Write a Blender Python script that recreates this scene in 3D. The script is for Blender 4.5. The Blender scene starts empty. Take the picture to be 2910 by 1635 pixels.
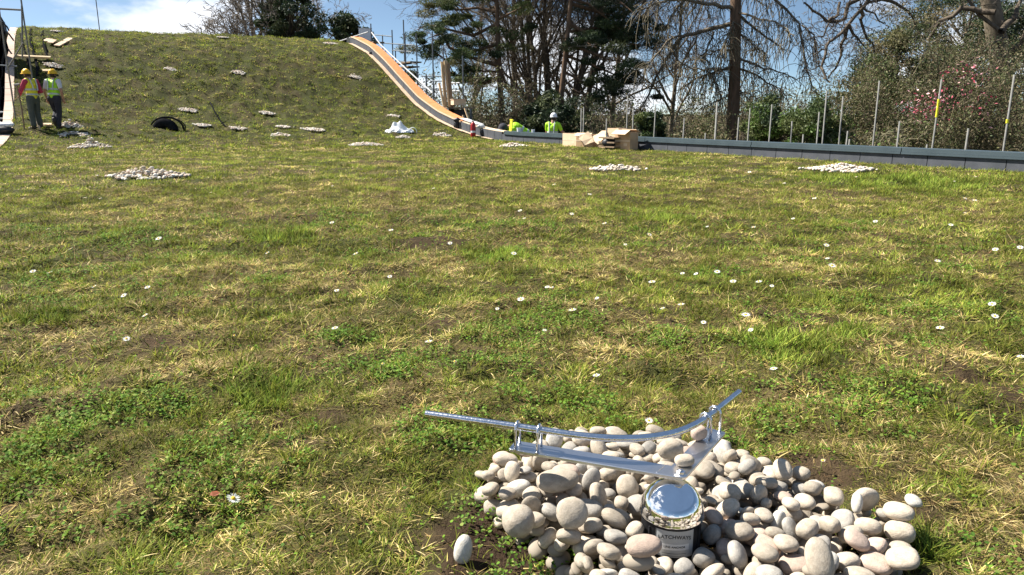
import bpy, math, random
import numpy as np
from mathutils import Vector, Matrix
R = math.radians
S = bpy.context.scene
# ------------------------------------------------------------------ camera
CAMH = .9
F, CX, CY = 2101.7, 1455.0, 817.5          # focal length and centre in photo pixels (2910 x 1635)
PITCH = math.atan((CY - 317) / F)
cam = bpy.data.cameras.new('camera'); camo = bpy.data.objects.new('camera', cam)
S.collection.objects.link(camo); S.camera = camo
camo.location = (0, 0, CAMH); camo.rotation_euler = (math.pi / 2 - PITCH, 0, 0)
cam.sensor_width = 36; cam.lens = 36 * F / 2910; cam.clip_start = .05; cam.clip_end = 2000
# ------------------------------------------------------------------ sun, sky, exposure
SUN_EL, SUN_AZ = R(48), R(-70)             # azimuth measured from +Y towards +X
sd = Vector((math.sin(SUN_AZ) * math.cos(SUN_EL), math.cos(SUN_AZ) * math.cos(SUN_EL), math.sin(SUN_EL)))
sl = bpy.data.lights.new('sun', 'SUN'); sl.energy = 5.0; sl.angle = R(.55); sl.color = (1, .95, .86)
so = bpy.data.objects.new('sun', sl); S.collection.objects.link(so)
so.rotation_euler = (-sd).to_track_quat('-Z', 'Y').to_euler(); so.location = (-20, 20, 30)
W = bpy.data.worlds.new('World'); S.world = W; W.use_nodes = True
nt = W.node_tree; N_ = nt.nodes; L_ = nt.links; N_.clear()
def nn(t, **k):
    n = N_.new(t)
    for a, b in k.items(): setattr(n, a, b)
    return n
tc = nn('ShaderNodeTexCoord')
mp = nn('ShaderNodeMapping'); mp.inputs['Scale'].default_value = (1, 1, 2.6); mp.inputs['Location'].default_value = (0, 0, .07)
sky = nn('ShaderNodeTexSky', sky_type='NISHITA', sun_disc=False)
sky.sun_elevation = SUN_EL; sky.sun_rotation = SUN_AZ; sky.dust_density = .5; sky.ozone_density = 2.2; sky.air_density = 1.0
L_.new(tc.outputs['Generated'], mp.inputs['Vector']); L_.new(mp.outputs['Vector'], sky.inputs['Vector'])
mp2 = nn('ShaderNodeMapping'); mp2.inputs['Scale'].default_value = (1, 1, 2.4); mp2.inputs['Location'].default_value = (.35, .2, .1)
L_.new(tc.outputs['Generated'], mp2.inputs['Vector'])
cn = nn('ShaderNodeTexNoise'); cn.inputs['Scale'].default_value = 3.4; cn.inputs['Detail'].default_value = 7; cn.inputs['Roughness'].default_value = .55
L_.new(mp2.outputs['Vector'], cn.inputs['Vector'])
sx = nn('ShaderNodeSeparateXYZ'); L_.new(tc.outputs['Generated'], sx.inputs[0])
def mth(op, a, b=None, c=None):
    m = nn('ShaderNodeMath', operation=op)
    for i, q in enumerate((a, b, c)):
        if q is None: continue
        if isinstance(q, (int, float)): m.inputs[i].default_value = q
        else: L_.new(q, m.inputs[i])
    return m.outputs[0]
low = nn('ShaderNodeMapRange'); low.inputs['From Min'].default_value = .03; low.inputs['From Max'].default_value = .14
low.inputs['To Min'].default_value = .085; low.inputs['To Max'].default_value = -.045; L_.new(sx.outputs['Z'], low.inputs['Value'])
hi_ = nn('ShaderNodeMapRange'); hi_.inputs['From Min'].default_value = .2; hi_.inputs['From Max'].default_value = .5; hi_.inputs['To Min'].default_value = 0; hi_.inputs['To Max'].default_value = -.2; L_.new(sx.outputs['Z'], hi_.inputs['Value'])
vd = nn('ShaderNodeVectorMath', operation='DOT_PRODUCT'); vd.inputs[1].default_value = Vector((-.80, -.05, .60)).normalized(); L_.new(tc.outputs['Generated'], vd.inputs[0])
veil = nn('ShaderNodeMapRange'); veil.inputs['From Min'].default_value = .80; veil.inputs['From Max'].default_value = 1.0; veil.inputs['To Min'].default_value = 0; veil.inputs['To Max'].default_value = .36; L_.new(vd.outputs['Value'], veil.inputs['Value'])
dens = mth('ADD', mth('ADD', mth('ADD', cn.outputs[0], low.outputs[0]), hi_.outputs[0]), veil.outputs[0])
cr = nn('ShaderNodeMapRange', interpolation_type='SMOOTHSTEP'); cr.inputs['From Min'].default_value = .535; cr.inputs['From Max'].default_value = .66
L_.new(dens, cr.inputs['Value'])
ccol = nn('ShaderNodeMapRange'); ccol.inputs['From Min'].default_value = .55; ccol.inputs['From Max'].default_value = .85
ccol.inputs['To Min'].default_value = 9.2; ccol.inputs['To Max'].default_value = 7.2; L_.new(dens, ccol.inputs['Value'])
cmb = nn('ShaderNodeCombineColor'); L_.new(mth('MULTIPLY', ccol.outputs[0], .97), cmb.inputs[0]); L_.new(mth('MULTIPLY', ccol.outputs[0], .99), cmb.inputs[1]); L_.new(mth('MULTIPLY', ccol.outputs[0], 1.04), cmb.inputs[2])
mx = nn('ShaderNodeMix', data_type='RGBA'); L_.new(mth('MULTIPLY', cr.outputs[0], .93), mx.inputs[0])
SKYC = nn('ShaderNodeMix', data_type='RGBA', blend_type='MULTIPLY'); SKYC.inputs[0].default_value = 1; SKYC.inputs[7].default_value = (1.18, 1.18, 1.06, 1)
L_.new(sky.outputs[0], SKYC.inputs[6]); L_.new(SKYC.outputs[2], mx.inputs[6]); L_.new(cmb.outputs[0], mx.inputs[7])
bg = nn('ShaderNodeBackground'); bg.inputs['Strength'].default_value = .060; L_.new(mx.outputs[2], bg.inputs[0])
ow = nn('ShaderNodeOutputWorld'); L_.new(bg.outputs[0], ow.inputs[0])
S.view_settings.view_transform = 'Standard'; S.view_settings.look = 'None'; S.view_settings.gamma = 1
S.view_settings.use_curve_mapping = False; S.view_settings.exposure = 1.32
S.render.engine = 'CYCLES'; S.cycles.max_bounces = 6; S.cycles.transparent_max_bounces = 4

# ------------------------------------------------------------------ helpers
cp_, sp_ = math.cos(PITCH), math.sin(PITCH)
K = 2910 / 2575.0
def ray(u, v):
    a = (u - CX) / F; b = (CY - v) / F
    return np.array([a, cp_ + b * sp_, -sp_ + b * cp_])
D = np.array([-.545, .838]); D /= np.linalg.norm(D); N = np.array([-D[1], D[0]])
W0 = np.array([4.0335, 15.7059])
def st(x, y):
    return (x - W0[0]) * N[0] + (y - W0[1]) * N[1], (x - W0[0]) * D[0] + (y - W0[1]) * D[1]
def xy(s, t):
    return W0[0] + N[0] * s + D[0] * t, W0[1] + N[1] * s + D[1] * t
def SLf(t): return np.interp(t, [-40, 8, 10, 12.3, 14, 18, 22, 40], [12.62, 12.6, 12.47, 12.17, 12.1, 11.85, 11.6, 11.5])
SL = 12.62                                    # where turf meets the walkway on the left
PT = np.array([-60, 7.2, 8.2, 9.4, 10.68, 12.06, 13.56, 15.18, 16.39, 17.69, 19.33, 21, 23, 26, 34])
PZ = np.array([0, 0, .03, .13, .33, .63, 1.13, 1.93, 2.55, 3.12, 3.56, 3.83, 3.9, 3.8, 3.5])
_tt = np.linspace(-60, 34, 9401); _zz = np.interp(_tt, PT, PZ)
_k = np.hanning(121); _k /= _k.sum(); _zz = np.convolve(np.pad(_zz, 60, mode='edge'), _k, 'valid')
def prof(t): return np.interp(t, _tt, _zz)
def tshift(s): return np.clip(s, 0, 16) / 12.6 * 1.6
def vh(ix, iy, seed):
    n = (ix.astype(np.int64) * 374761393 + iy.astype(np.int64) * 668265263 + seed * 974634777) & 0xffffffff
    n = ((n ^ (n >> 13)) * 1274126177) & 0xffffffff
    return ((n ^ (n >> 16)) & 0xffff) / 65535.0
def vn(x, y, sc, seed=0):
    x = np.asarray(x, float) / sc; y = np.asarray(y, float) / sc
    ix = np.floor(x); iy = np.floor(y); fx = x - ix; fy = y - iy
    fx = fx * fx * (3 - 2 * fx); fy = fy * fy * (3 - 2 * fy)
    a = vh(ix, iy, seed); b = vh(ix + 1, iy, seed); c = vh(ix, iy + 1, seed); d = vh(ix + 1, iy + 1, seed)
    return (a * (1 - fx) + b * fx) * (1 - fy) + (c * (1 - fx) + d * fx) * fy
def fbm(x, y, sc, seed=0, o=3):
    r = 0; w = 1; tw = 0
    for i in range(o):
        r = r + w * vn(x, y, sc / 2 ** i, seed + i * 17); tw += w; w *= .55
    return r / tw
POST = np.array([.324, 1.355])
def smooth01(a): a = np.clip(a, 0, 1); return a * a * (3 - 2 * a)
def gz0(x, y):
    s, t = st(x, y)
    return prof(t - tshift(s)) + .05 * smooth01((4.0 - s) / 3.6) * smooth01((9.5 - t) / 3) - .022 * smooth01((.50 - np.hypot(x - .38, (y - 1.42) * .95)) / .12)
def smooth01(a): a = np.clip(a, 0, 1); return a * a * (3 - 2 * a)
def gz(x, y):
    x = np.asarray(x, float); y = np.asarray(y, float)
    z = gz0(x, y); s, t = st(x, y)
    r = np.hypot(x, y)
    flat = smooth01((np.hypot((x - POST[0]) / 1.0, (y - POST[1]) / .9) - .25) / .35)
    lump = (fbm(x, y, .60, 3, 2) - .5) * .05 + (fbm(x, y, .24, 8, 2) - .5) * .055 + (fbm(x, y, .10, 9, 3) - .5) * .045 * np.clip(8 / (r + .1), .5, 1)
    hill = smooth01((t - tshift(s) - 7) / 4)
    lump = lump * (1 + .2 * hill) + hill * (np.clip(fbm(s, t * 1.6, .30, 41, 2) - .40, 0, 1) * .23)
    edge = smooth01(np.minimum(s - .15, SLf(t) + .15 - s) / .5)
    return z + lump * flat * edge
def hit(u, v, f=gz0):
    d = ray(u, v); k = .5
    for i in range(6000):
        P = d * k
        if CAMH + P[2] <= f(P[0], P[1]): break
        k += .01
    for i in range(12):
        k2 = k - .01 / 2 ** (i + 1); P = d * k2
        if CAMH + P[2] <= f(P[0], P[1]): k = k2
    P = d * k; return np.array([P[0], P[1], CAMH + P[2]])
def atz(u, v, z):
    d = ray(u, v); return d * ((z - CAMH) / d[2]) + np.array([0, 0, CAMH])
def ats(u, v, s):                             # pixel -> point on the upright plane at offset s from the parapet face
    d = ray(u, v); k = (W0 @ N + s) / (d[:2] @ N); return d * k + np.array([0, 0, CAMH])
def proj_v(P):
    x, y, z = P[0], P[1], P[2] - CAMH; return CY - (y * sp_ + z * cp_) / (y * cp_ - z * sp_) * F
def aty(u, v, y):
    d = ray(u, v); return d * (y / d[1]) + np.array([0, 0, CAMH])

def tagit(o, label=None, cat=None, group=None, kind=None):
    if label: o['label'] = label
    if cat: o['category'] = cat
    if group: o['group'] = group
    if kind: o['kind'] = kind
    return o
def mesh(name, V, Fc, mat, parent=None, smooth=False, col=None, loc=None):
    V = np.asarray(V, np.float32).reshape(-1, 3); m = bpy.data.meshes.new(name)
    if isinstance(Fc, list) and (not Fc or not hasattr(Fc[0], 'shape')):
        m.from_pydata(V.tolist(), [], Fc)
    else:
        if isinstance(Fc, np.ndarray): Fc = [Fc]
        m.vertices.add(len(V)); m.vertices.foreach_set('co', V.ravel())
        idx = np.concatenate([f.ravel() for f in Fc]).astype(np.int32)
        tot = np.concatenate([np.full(len(f), f.shape[1]) for f in Fc]).astype(np.int32)
        m.loops.add(len(idx)); m.loops.foreach_set('vertex_index', idx)
        m.polygons.add(len(tot)); m.polygons.foreach_set('loop_start', np.concatenate([[0], np.cumsum(tot)[:-1]]).astype(np.int32))
        try: m.polygons.foreach_set('loop_total', tot)
        except Exception: pass
        m.update(calc_edges=True)
    if smooth: m.polygons.foreach_set('use_smooth', np.ones(len(m.polygons), bool))
    if col is not None:
        a = m.color_attributes.new('col', 'FLOAT_COLOR', 'POINT')
        c = np.ones((len(V), 4), np.float32); c[:, :3] = col; a.data.foreach_set('color', c.ravel())
    m.validate(); o = bpy.data.objects.new(name, m); S.collection.objects.link(o)
    for q in (mat if isinstance(mat, (list, tuple)) else [mat]): m.materials.append(q)
    if loc is not None: o.location = loc
    if parent: o.parent = parent
    return o
def empty(name, loc, rz=0):
    o = bpy.data.objects.new(name, None); S.collection.objects.link(o); o.location = loc; o.rotation_euler = (0, 0, rz); o.empty_display_size = .1; return o
class MB:
    """collects shapes into one mesh"""
    def __init__(s): s.V = []; s.F = []; s.n = 0; s.C = []
    def add(s, V, Fc, col=None):
        V = np.asarray(V, float).reshape(-1, 3)
        s.V.append(V); s.F += [tuple(i + s.n for i in f) for f in Fc]; s.n += len(V)
        if col is not None: s.C.append(np.tile(col, (len(V), 1)))
        return s
    def box(s, c, d, rz=0, M=None, col=None):
        V = np.array([[x, y, z] for x in (-.5, .5) for y in (-.5, .5) for z in (-.5, .5)]) * d
        if M is not None: V = V @ np.array(M).T
        if rz: V = V @ np.array([[math.cos(rz), -math.sin(rz), 0], [math.sin(rz), math.cos(rz), 0], [0, 0, 1]]).T
        return s.add(V + c, [(0, 1, 3, 2), (4, 6, 7, 5), (0, 4, 5, 1), (2, 3, 7, 6), (0, 2, 6, 4), (1, 5, 7, 3)], col)
    def tube(s, P, r, k=8, cap=True, col=None):
        P = np.asarray(P, float); n = len(P); r = np.broadcast_to(r, n)
        T = np.gradient(P, axis=0); T /= np.linalg.norm(T, axis=1)[:, None] + 1e-9
        a = np.array([0, 0, 1.]) if abs(T[0, 2]) < .9 else np.array([1., 0, 0])
        u = np.cross(T[0], a); u /= np.linalg.norm(u); V = []
        for i in range(n):
            u = u - T[i] * (u @ T[i]); u /= np.linalg.norm(u) + 1e-9; w = np.cross(T[i], u)
            an = np.arange(k) * 2 * math.pi / k
            V.append(P[i] + r[i] * (np.cos(an)[:, None] * u + np.sin(an)[:, None] * w))
        V = np.concatenate(V); Fc = []
        for i in range(n - 1):
            for j in range(k):
                Fc.append((i * k + j, i * k + (j + 1) % k, (i + 1) * k + (j + 1) % k, (i + 1) * k + j))
        if cap: Fc += [tuple(range(k))[::-1], tuple(range((n - 1) * k, n * k))]
        return s.add(V, Fc, col)
    def lathe(s, pr, k=32, c=(0, 0, 0), col=None):
        V = [(c[0] + r * math.cos(j * 2 * math.pi / k), c[1] + r * math.sin(j * 2 * math.pi / k), c[2] + z) for r, z in pr for j in range(k)]
        Fc = [(i * k + j, i * k + (j + 1) % k, (i + 1) * k + (j + 1) % k, (i + 1) * k + j) for i in range(len(pr) - 1) for j in range(k)]
        return s.add(V, Fc, col)
    def ball(s, c, d, k=14, M=None):
        V = [];
        for i in range(k // 2 + 1):
            th = math.pi * i / (k // 2)
            for j in range(k): V.append((math.sin(th) * math.cos(j * 2 * math.pi / k), math.sin(th) * math.sin(j * 2 * math.pi / k), math.cos(th)))
        V = np.array(V) * d
        if M is not None: V = V @ np.array(M).T
        Fc = [(i * k + j, (i + 1) * k + j, (i + 1) * k + (j + 1) % k, i * k + (j + 1) % k) for i in range(k // 2) for j in range(k)]
        return s.add(V + c, Fc)
    def build(s, name, mat, parent=None, smooth=False):
        return mesh(name, np.concatenate(s.V), s.F, mat, parent, smooth, np.concatenate(s.C) if s.C else None)

# ------------------------------------------------------------------ materials
def mat(name, c, rough=.6, metal=0, c2=None, sc=20, bump=0, bsc=60, spec=.4, attr=False, trans=0, lo=.35, hi=.65, obj=False, stretch=(1, 1, 1), rnd=0):
    m = bpy.data.materials.new(name); m.use_nodes = True; t = m.node_tree; b = t.nodes['Principled BSDF']
    b.inputs['Base Color'].default_value = (*c, 1); b.inputs['Roughness'].default_value = rough; b.inputs['Metallic'].default_value = metal
    b.inputs['Specular IOR Level'].default_value = spec
    tx = t.nodes.new('ShaderNodeTexCoord'); mp = t.nodes.new('ShaderNodeMapping'); mp.inputs['Scale'].default_value = stretch
    t.links.new(tx.outputs['Object'], mp.inputs['Vector']); out = None
    if attr:
        a = t.nodes.new('ShaderNodeAttribute'); a.attribute_name = 'col'; out = a.outputs['Color']
    if c2 is not None:
        n = t.nodes.new('ShaderNodeTexNoise'); n.inputs['Scale'].default_value = sc; n.inputs['Detail'].default_value = 5; n.inputs['Roughness'].default_value = .6
        t.links.new(mp.outputs[0], n.inputs['Vector'])
        r = t.nodes.new('ShaderNodeValToRGB'); r.color_ramp.elements[0].position = lo; r.color_ramp.elements[1].position = hi
        r.color_ramp.elements[0].color = (*c, 1); r.color_ramp.elements[1].color = (*c2, 1); t.links.new(n.outputs[0], r.inputs[0]); out = r.outputs[0]
    if rnd and out is not None:
        oi = t.nodes.new('ShaderNodeObjectInfo'); hs = t.nodes.new('ShaderNodeHueSaturation'); mr = t.nodes.new('ShaderNodeMapRange')
        mr.inputs['To Min'].default_value = 1 - rnd; mr.inputs['To Max'].default_value = 1 + rnd; t.links.new(oi.outputs['Random'], mr.inputs['Value'])
        t.links.new(mr.outputs[0], hs.inputs['Value']); t.links.new(out, hs.inputs['Color']); out = hs.outputs[0]
    if out is not None: t.links.new(out, b.inputs['Base Color'])
    if name.startswith('pebble_') and not attr:      # fine dark speckle over the mottling
        n = t.nodes.new('ShaderNodeTexNoise'); n.inputs['Scale'].default_value = 13; n.inputs['Detail'].default_value = 3; t.links.new(mp.outputs[0], n.inputs['Vector'])
        r = t.nodes.new('ShaderNodeMapRange'); r.inputs['From Min'].default_value = .33; r.inputs['From Max'].default_value = .46; r.inputs['To Min'].default_value = .84; r.inputs['To Max'].default_value = 1; t.links.new(n.outputs[0], r.inputs['Value'])
        h = t.nodes.new('ShaderNodeHueSaturation'); t.links.new(r.outputs[0], h.inputs['Value']); t.links.new(out, h.inputs['Color']); t.links.new(h.outputs[0], b.inputs['Base Color'])
    if bump:
        n = t.nodes.new('ShaderNodeTexNoise'); n.inputs['Scale'].default_value = bsc; n.inputs['Detail'].default_value = 4
        t.links.new(mp.outputs[0], n.inputs['Vector']); q = t.nodes.new('ShaderNodeBump'); q.inputs['Strength'].default_value = bump; q.inputs['Distance'].default_value = .01
        t.links.new(n.outputs[0], q.inputs['Height']); t.links.new(q.outputs[0], b.inputs['Normal'])
    if trans:
        tr = t.nodes.new('ShaderNodeBsdfTranslucent'); ms = t.nodes.new('ShaderNodeMixShader'); ms.inputs[0].default_value = trans
        if out is not None: t.links.new(out, tr.inputs[0])
        else: tr.inputs[0].default_value = (*c, 1)
        t.links.new(b.outputs[0], ms.inputs[1]); t.links.new(tr.outputs[0], ms.inputs[2]); t.links.new(ms.outputs[0], t.nodes['Material Output'].inputs[0])
    return m
M_turf = mat('turf_soil', (.1, .1, .1), .95, attr=True, bump=.9, bsc=140, spec=.1)
M_blade = mat('grass_blade', (.1, .15, .03), .7, attr=True, trans=.36, spec=.12)
M_ground = mat('outer_ground', (.05, .045, .02), .95, c2=(.09, .075, .04), sc=.6, spec=.1)
M_steel = mat('brushed_steel', (.74, .75, .78), .33, 1, c2=(.66, .67, .70), sc=120, bump=.06, bsc=300, stretch=(1, 6, 1))
M_tube = mat('steel_tube', (.76, .77, .80), .2, 1, c2=(.62, .63, .66), sc=60, bump=.1, bsc=160)
M_dome = mat('polished_dome', (.86, .87, .89), .045, 1, c2=(.78, .79, .81), sc=30, bump=.015, bsc=25)
M_blk = mat('black_rubber', (.012, .012, .014), .7, c2=(.03, .03, .032), sc=40, bump=.2, bsc=50, spec=.12)
M_pebs = {}
for nm, a, b in (('cream', (.49, .42, .335), (.40, .34, .265)), ('pinkish', (.47, .36, .29), (.39, .30, .245)), ('grey', (.36, .33, .29), (.28, .26, .23)),
                 ('beige', (.41, .355, .285), (.33, .28, .22)), ('white', (.55, .52, .47), (.44, .41, .35))):
    M_pebs[nm] = mat('pebble_' + nm, a, .82, c2=tuple(q * .96 for q in b), sc=2.2, bump=.16, bsc=7, spec=.15, lo=.38, hi=.62, rnd=.17)
M_pebfar = mat('pebble_patch', (.5, .45, .36), .85, attr=True, spec=.2)
M_pipe = mat('black_pipe', (.012, .012, .013), 1, c2=(.02, .02, .022), sc=10, spec=0)
M_slab = mat('grey_slab', (.062, .068, .08), .8, c2=(.085, .09, .105), sc=5, bump=.15, bsc=90, spec=.3)
M_slabs = mat('slab_joint', (.02, .022, .025), .9)
M_cope = mat('coping_metal', (.045, .066, .078), .42, c2=(.06, .085, .098), sc=3, spec=.5)
M_orange = mat('orange_ply', (.62, .21, .07), .7, c2=(.72, .29, .11), sc=5, bump=.1, bsc=30, stretch=(3, 3, 1))
M_ply = mat('pale_ply', (.52, .36, .24), .75, c2=(.62, .46, .33), sc=4, bump=.1, bsc=40)
M_plye = mat('ply_edge', (.66, .52, .38), .75, c2=(.58, .44, .3), sc=10)
M_wood = mat('sawn_timber', (.50, .36, .20), .75, c2=(.60, .46, .28), sc=8, bump=.2, bsc=60, stretch=(6, 6, .6))
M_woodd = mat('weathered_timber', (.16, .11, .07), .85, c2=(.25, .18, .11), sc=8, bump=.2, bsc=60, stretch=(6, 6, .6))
M_galv = mat('galvanised_pole', (.13, .13, .12), .75, 0, c2=(.19, .185, .17), sc=14, bump=.1, bsc=60)
M_dpole = mat('dull_scaffold_pole', (.10, .12, .14), .55, .4, c2=(.16, .18, .2), sc=14)
M_card = mat('cardboard', (.45, .29, .17), .85, c2=(.52, .36, .22), sc=7, bump=.1, bsc=40)
M_cardin = mat('cardboard_light', (.66, .50, .34), .85, c2=(.6, .45, .3), sc=7)
M_white = mat('white_plastic', (.78, .79, .8), .35, c2=(.68, .7, .73), sc=9, bump=.3, bsc=14, spec=.5)
M_red = mat('red_paint', (.42, .015, .02), .35, c2=(.34, .015, .02), sc=12)
M_pave = mat('pink_paving', (.48, .35, .27), .85, c2=(.56, .43, .34), sc=3, bump=.2, bsc=60)
M_pavj = mat('paving_joint', (.12, .09, .07), .95)
M_net = mat('black_membrane', (.008, .008, .012), .5, c2=(.02, .02, .026), sc=5, bump=.6, bsc=4)
M_hi = mat('hi_vis', (.42, .78, .02), .6, c2=(.36, .70, .02), sc=12, bump=.3, bsc=14)
M_hiy = mat('hi_vis_yellow', (.78, .70, .03), .6, c2=(.7, .62, .03), sc=12, bump=.3, bsc=14)
M_refl = mat('reflective_tape', (.42, .46, .46), .35, c2=(.5, .54, .54), sc=20)
M_hel = mat('yellow_helmet', (.78, .46, .01), .3, c2=(.7, .4, .01), sc=6)
M_helw = mat('white_helmet', (.82, .82, .82), .3, c2=(.76, .76, .77), sc=6)
M_skin = mat('skin', (.36, .19, .12), .55, c2=(.42, .23, .15), sc=14)
M_pink = mat('pink_shirt', (.42, .04, .09), .8, c2=(.34, .03, .07), sc=9, bump=.3, bsc=14)
M_wsh = mat('white_shirt', (.66, .66, .68), .8, c2=(.56, .56, .58), sc=9, bump=.3, bsc=14)
M_trg = mat('grey_green_trousers', (.055, .065, .055), .85, c2=(.08, .09, .075), sc=6, bump=.4, bsc=12)
M_trd = mat('dark_trousers', (.022, .022, .03), .85, c2=(.035, .035, .045), sc=6, bump=.4, bsc=12)
M_boot = mat('dark_boot', (.03, .022, .015), .6, c2=(.05, .04, .03), sc=20)
M_hair = mat('dark_hair', (.02, .014, .01), .7, c2=(.03, .02, .015), sc=40)
M_petal = mat('daisy_petal', (.9, .9, .88), .8, c2=(.84, .84, .83), sc=60, trans=.35, spec=.05)
M_yolk = mat('daisy_centre', (.8, .5, .02), .7, c2=(.7, .42, .02), sc=300)
M_stem = mat('daisy_stem', (.16, .22, .05), .6, c2=(.12, .18, .04), sc=30)
M_bark = mat('grey_bark', (.12, .10, .075), .9, c2=(.20, .165, .12), sc=4, bump=.5, bsc=8, stretch=(2, 2, .5), spec=.1)
M_barkr = mat('reddish_bark', (.19, .12, .08), .9, c2=(.09, .065, .045), sc=4, bump=.5, bsc=8, stretch=(2, 2, .5), spec=.1)
M_barkd = mat('dark_bark', (.075, .06, .045), .9, c2=(.13, .105, .08), sc=4, bump=.5, bsc=8, stretch=(2, 2, .5), spec=.1)
M_leaf = mat('foliage', (.05, .08, .03), .6, attr=True, trans=.22, spec=.25)
M_twig = mat('twigs', (.1, .08, .06), .9, attr=True, spec=.1)
M_tag = mat('silver_label', (.30, .31, .31), .5, 0, c2=(.36, .37, .37), sc=20)  # silver toned down: shade of the side away from the sun is in this grey
M_ink = mat('black_ink', (.01, .01, .01), .5, c2=(.015, .015, .015), sc=20)
M_foil = mat('pale_panel', (.55, .56, .56), .5, c2=(.5, .51, .51), sc=20)

# ------------------------------------------------------------------ ground, turf
rng = np.random.default_rng(7); random.seed(7)
g = MB(); g.add([(-700, -300, -3.2), (700, -300, -3.2), (700, 900, -3.2), (-700, 900, -3.2)], [(0, 1, 2, 3)])
tagit(g.build('ground', M_ground), kind='structure')
# named patches in the turf: (u, v in the 2575-wide photo, radius, kind)
PATCH = [(250, 1050, .17, 'clover'), (120, 1120, .16, 'clover'), (420, 1035, .10, 'clover'), (60, 1210, .10, 'clover'), (560, 1290, .06, 'clover'),
         (120, 795, .16, 'tuft'), (690, 960, .16, 'tuft'), (700, 600, .26, 'tuft'), (870, 850, .12, 'clover'), (1400, 800, .22, 'clover'), (970, 945, .1, 'clover'),
         (1690, 555, .28, 'tuft'), (1480, 1010, .12, 'clover'), (1100, 1085, .14, 'clover'), (2290, 1385, .09, 'tuft'), (2110, 850, .14, 'tuft'), (1450, 1195, .06, 'clover'),
         (660, 1000, .12, 'tuft'), (2250, 460, 1.3, 'tuft'), (1250, 640, .25, 'tuft'), (2000, 870, .25, 'tuft'), 
         (60, 1235, .07, 'soil'), (755, 885, .07, 'soil'), (820, 1040, .09, 'soil'), (1240, 1350, .15, 'soil'), (1290, 1230, .10, 'soil'), (2270, 1290, .09, 'soil'), (2010, 1215, .07, 'soil'), (1230, 1400, .1, 'soil'),
         (1990, 795, .22, 'soil'), (1080, 610, .3, 'soil'), (2550, 1000, .14, 'soil'), (1100, 810, .12, 'soil'), (400, 870, .14, 'soil'), (2090, 487, .45, 'soil'), (970, 410, .5, 'soil'), (740, 1120, .07, 'soil'), (2420, 950, .12, 'soil'), (2070, 1180, .1, 'soil'),
         (600, 1400, .14, 'straw'), (1320, 900, .24, 'straw'), (2200, 1140, .14, 'straw'), (250, 1300, .15, 'straw'), (1600, 880, .2, 'straw'), (450, 820, .2, 'straw'), (2000, 1000, .15, 'straw'), (1150, 700, .3, 'straw'), (2230, 1250, .07, 'straw')]
PATCH = [(hit(u * K, v * K)[:2], r, k) for u, v, r, k in PATCH]
def pmask(x, y, kind):
    m = np.zeros_like(np.asarray(x, float)); wob = .65 + .7 * vn(x, y, .09, 77)
    for c, r, k in PATCH:
        if k == kind:
            m = np.maximum(m, smooth01(1.3 - np.hypot((x - c[0]), (y - c[1]) * 1.0) / r * wob) )
    return m
def turf_fields(x, y):
    s9, t9 = st(x, y); hl = smooth01((t9 - tshift(s9) - 7) / 3)
    green = smooth01((fbm(x, y, .55, 21, 3) - .36) / .2); bare = smooth01((fbm(x, y, .30, 31, 3) - .60) / .14) * .6
    straw = smooth01((fbm(x, y, .36, 51, 3) - .46) / .14)
    tf = pmask(x, y, 'tuft'); cl = pmask(x, y, 'clover'); so_ = pmask(x, y, 'soil'); sw = pmask(x, y, 'straw')
    cl = np.maximum(cl, smooth01((fbm(x, y, .32, 61, 3) - .60) / .16) * .45)
    green = np.clip(green + tf + cl * .6 + .5 * hl, 0, 1); straw = straw * (1 - .45 * hl); bare = np.clip(bare + so_, 0, 1) * (1 - tf) * (1 - cl * .8); straw = np.clip(straw + sw - tf - cl * .6, 0, 1)
    return green, bare, straw, tf, cl
def gcol(x, y):
    g_, b_, s_, t_, c_ = turf_fields(x, y); n = fbm(x, y, .05, 5, 2)[:, None]; n2 = fbm(x, y, .25, 15, 2)[:, None]
    grn = np.array([.070, .088, .022]); sto = np.array([.17, .135, .06]); soil = np.array([.052, .033, .020])
    a = np.clip(g_ * .7 + .1 - s_ * .35, 0, 1)[:, None]
    c = (grn * a + sto * (1 - a)) * .48  # ground tone cut down, painting in the shade of gaps between blades
    c = c * (1 - b_[:, None] * .85) + soil * b_[:, None] * .85
    s, t = st(x, y); d = np.hypot(x - POST[0], y - POST[1]); pm = smooth01((.54 - d) / .1)[:, None]
    c = c * (1 - pm) + soil * .8 * pm
    return c * (.55 + .9 * n) * (.75 + .5 * n2)
rad = [.25]
while rad[-1] < 52: rad.append(rad[-1] * (1.0085 if .75 < rad[-1] < 36 else 1.05) if not (rad[-1] > 6 and False) else 0)
rad = np.array(rad)
an = np.concatenate([np.linspace(-52, 52, 620), np.linspace(56, 304, 60)]); an = np.radians(an)
rr, aa = np.meshgrid(rad, an, indexing='ij'); X = rr * np.sin(aa); Y = rr * np.cos(aa)
nr, na = X.shape; x = X.ravel(); y = Y.ravel(); s, t = st(x, y)
ms = np.clip(s, 0, SLf(t)); mt = np.clip(t, -32, 32); out = (s < -0.0) | (s > SLf(t)) | (t > 32) | (t < -32)
x, y = xy(ms, mt); Z = gz(x, y)
V = np.stack([x, y, Z], 1)
i, j = np.meshgrid(np.arange(nr - 1), np.arange(na), indexing='ij'); j2 = (j + 1) % na
Fq = np.stack([i * na + j, i * na + j2, (i + 1) * na + j2, (i + 1) * na + j], -1).reshape(-1, 4)
Fq = Fq[~out[Fq].all(1)]
V = np.vstack([V, [[0, 0, gz(0, 0)]]]); ctr = len(V) - 1
Ft = np.stack([np.full(na, ctr), (np.arange(na) + 1) % na, np.arange(na)], -1)
tc_ = gcol(V[:, 0], V[:, 1])
turf = mesh('lawn', V, [Fq[:, ::-1], Ft[:, ::-1]], M_turf, smooth=True, col=tc_); tagit(turf, kind='structure')

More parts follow.
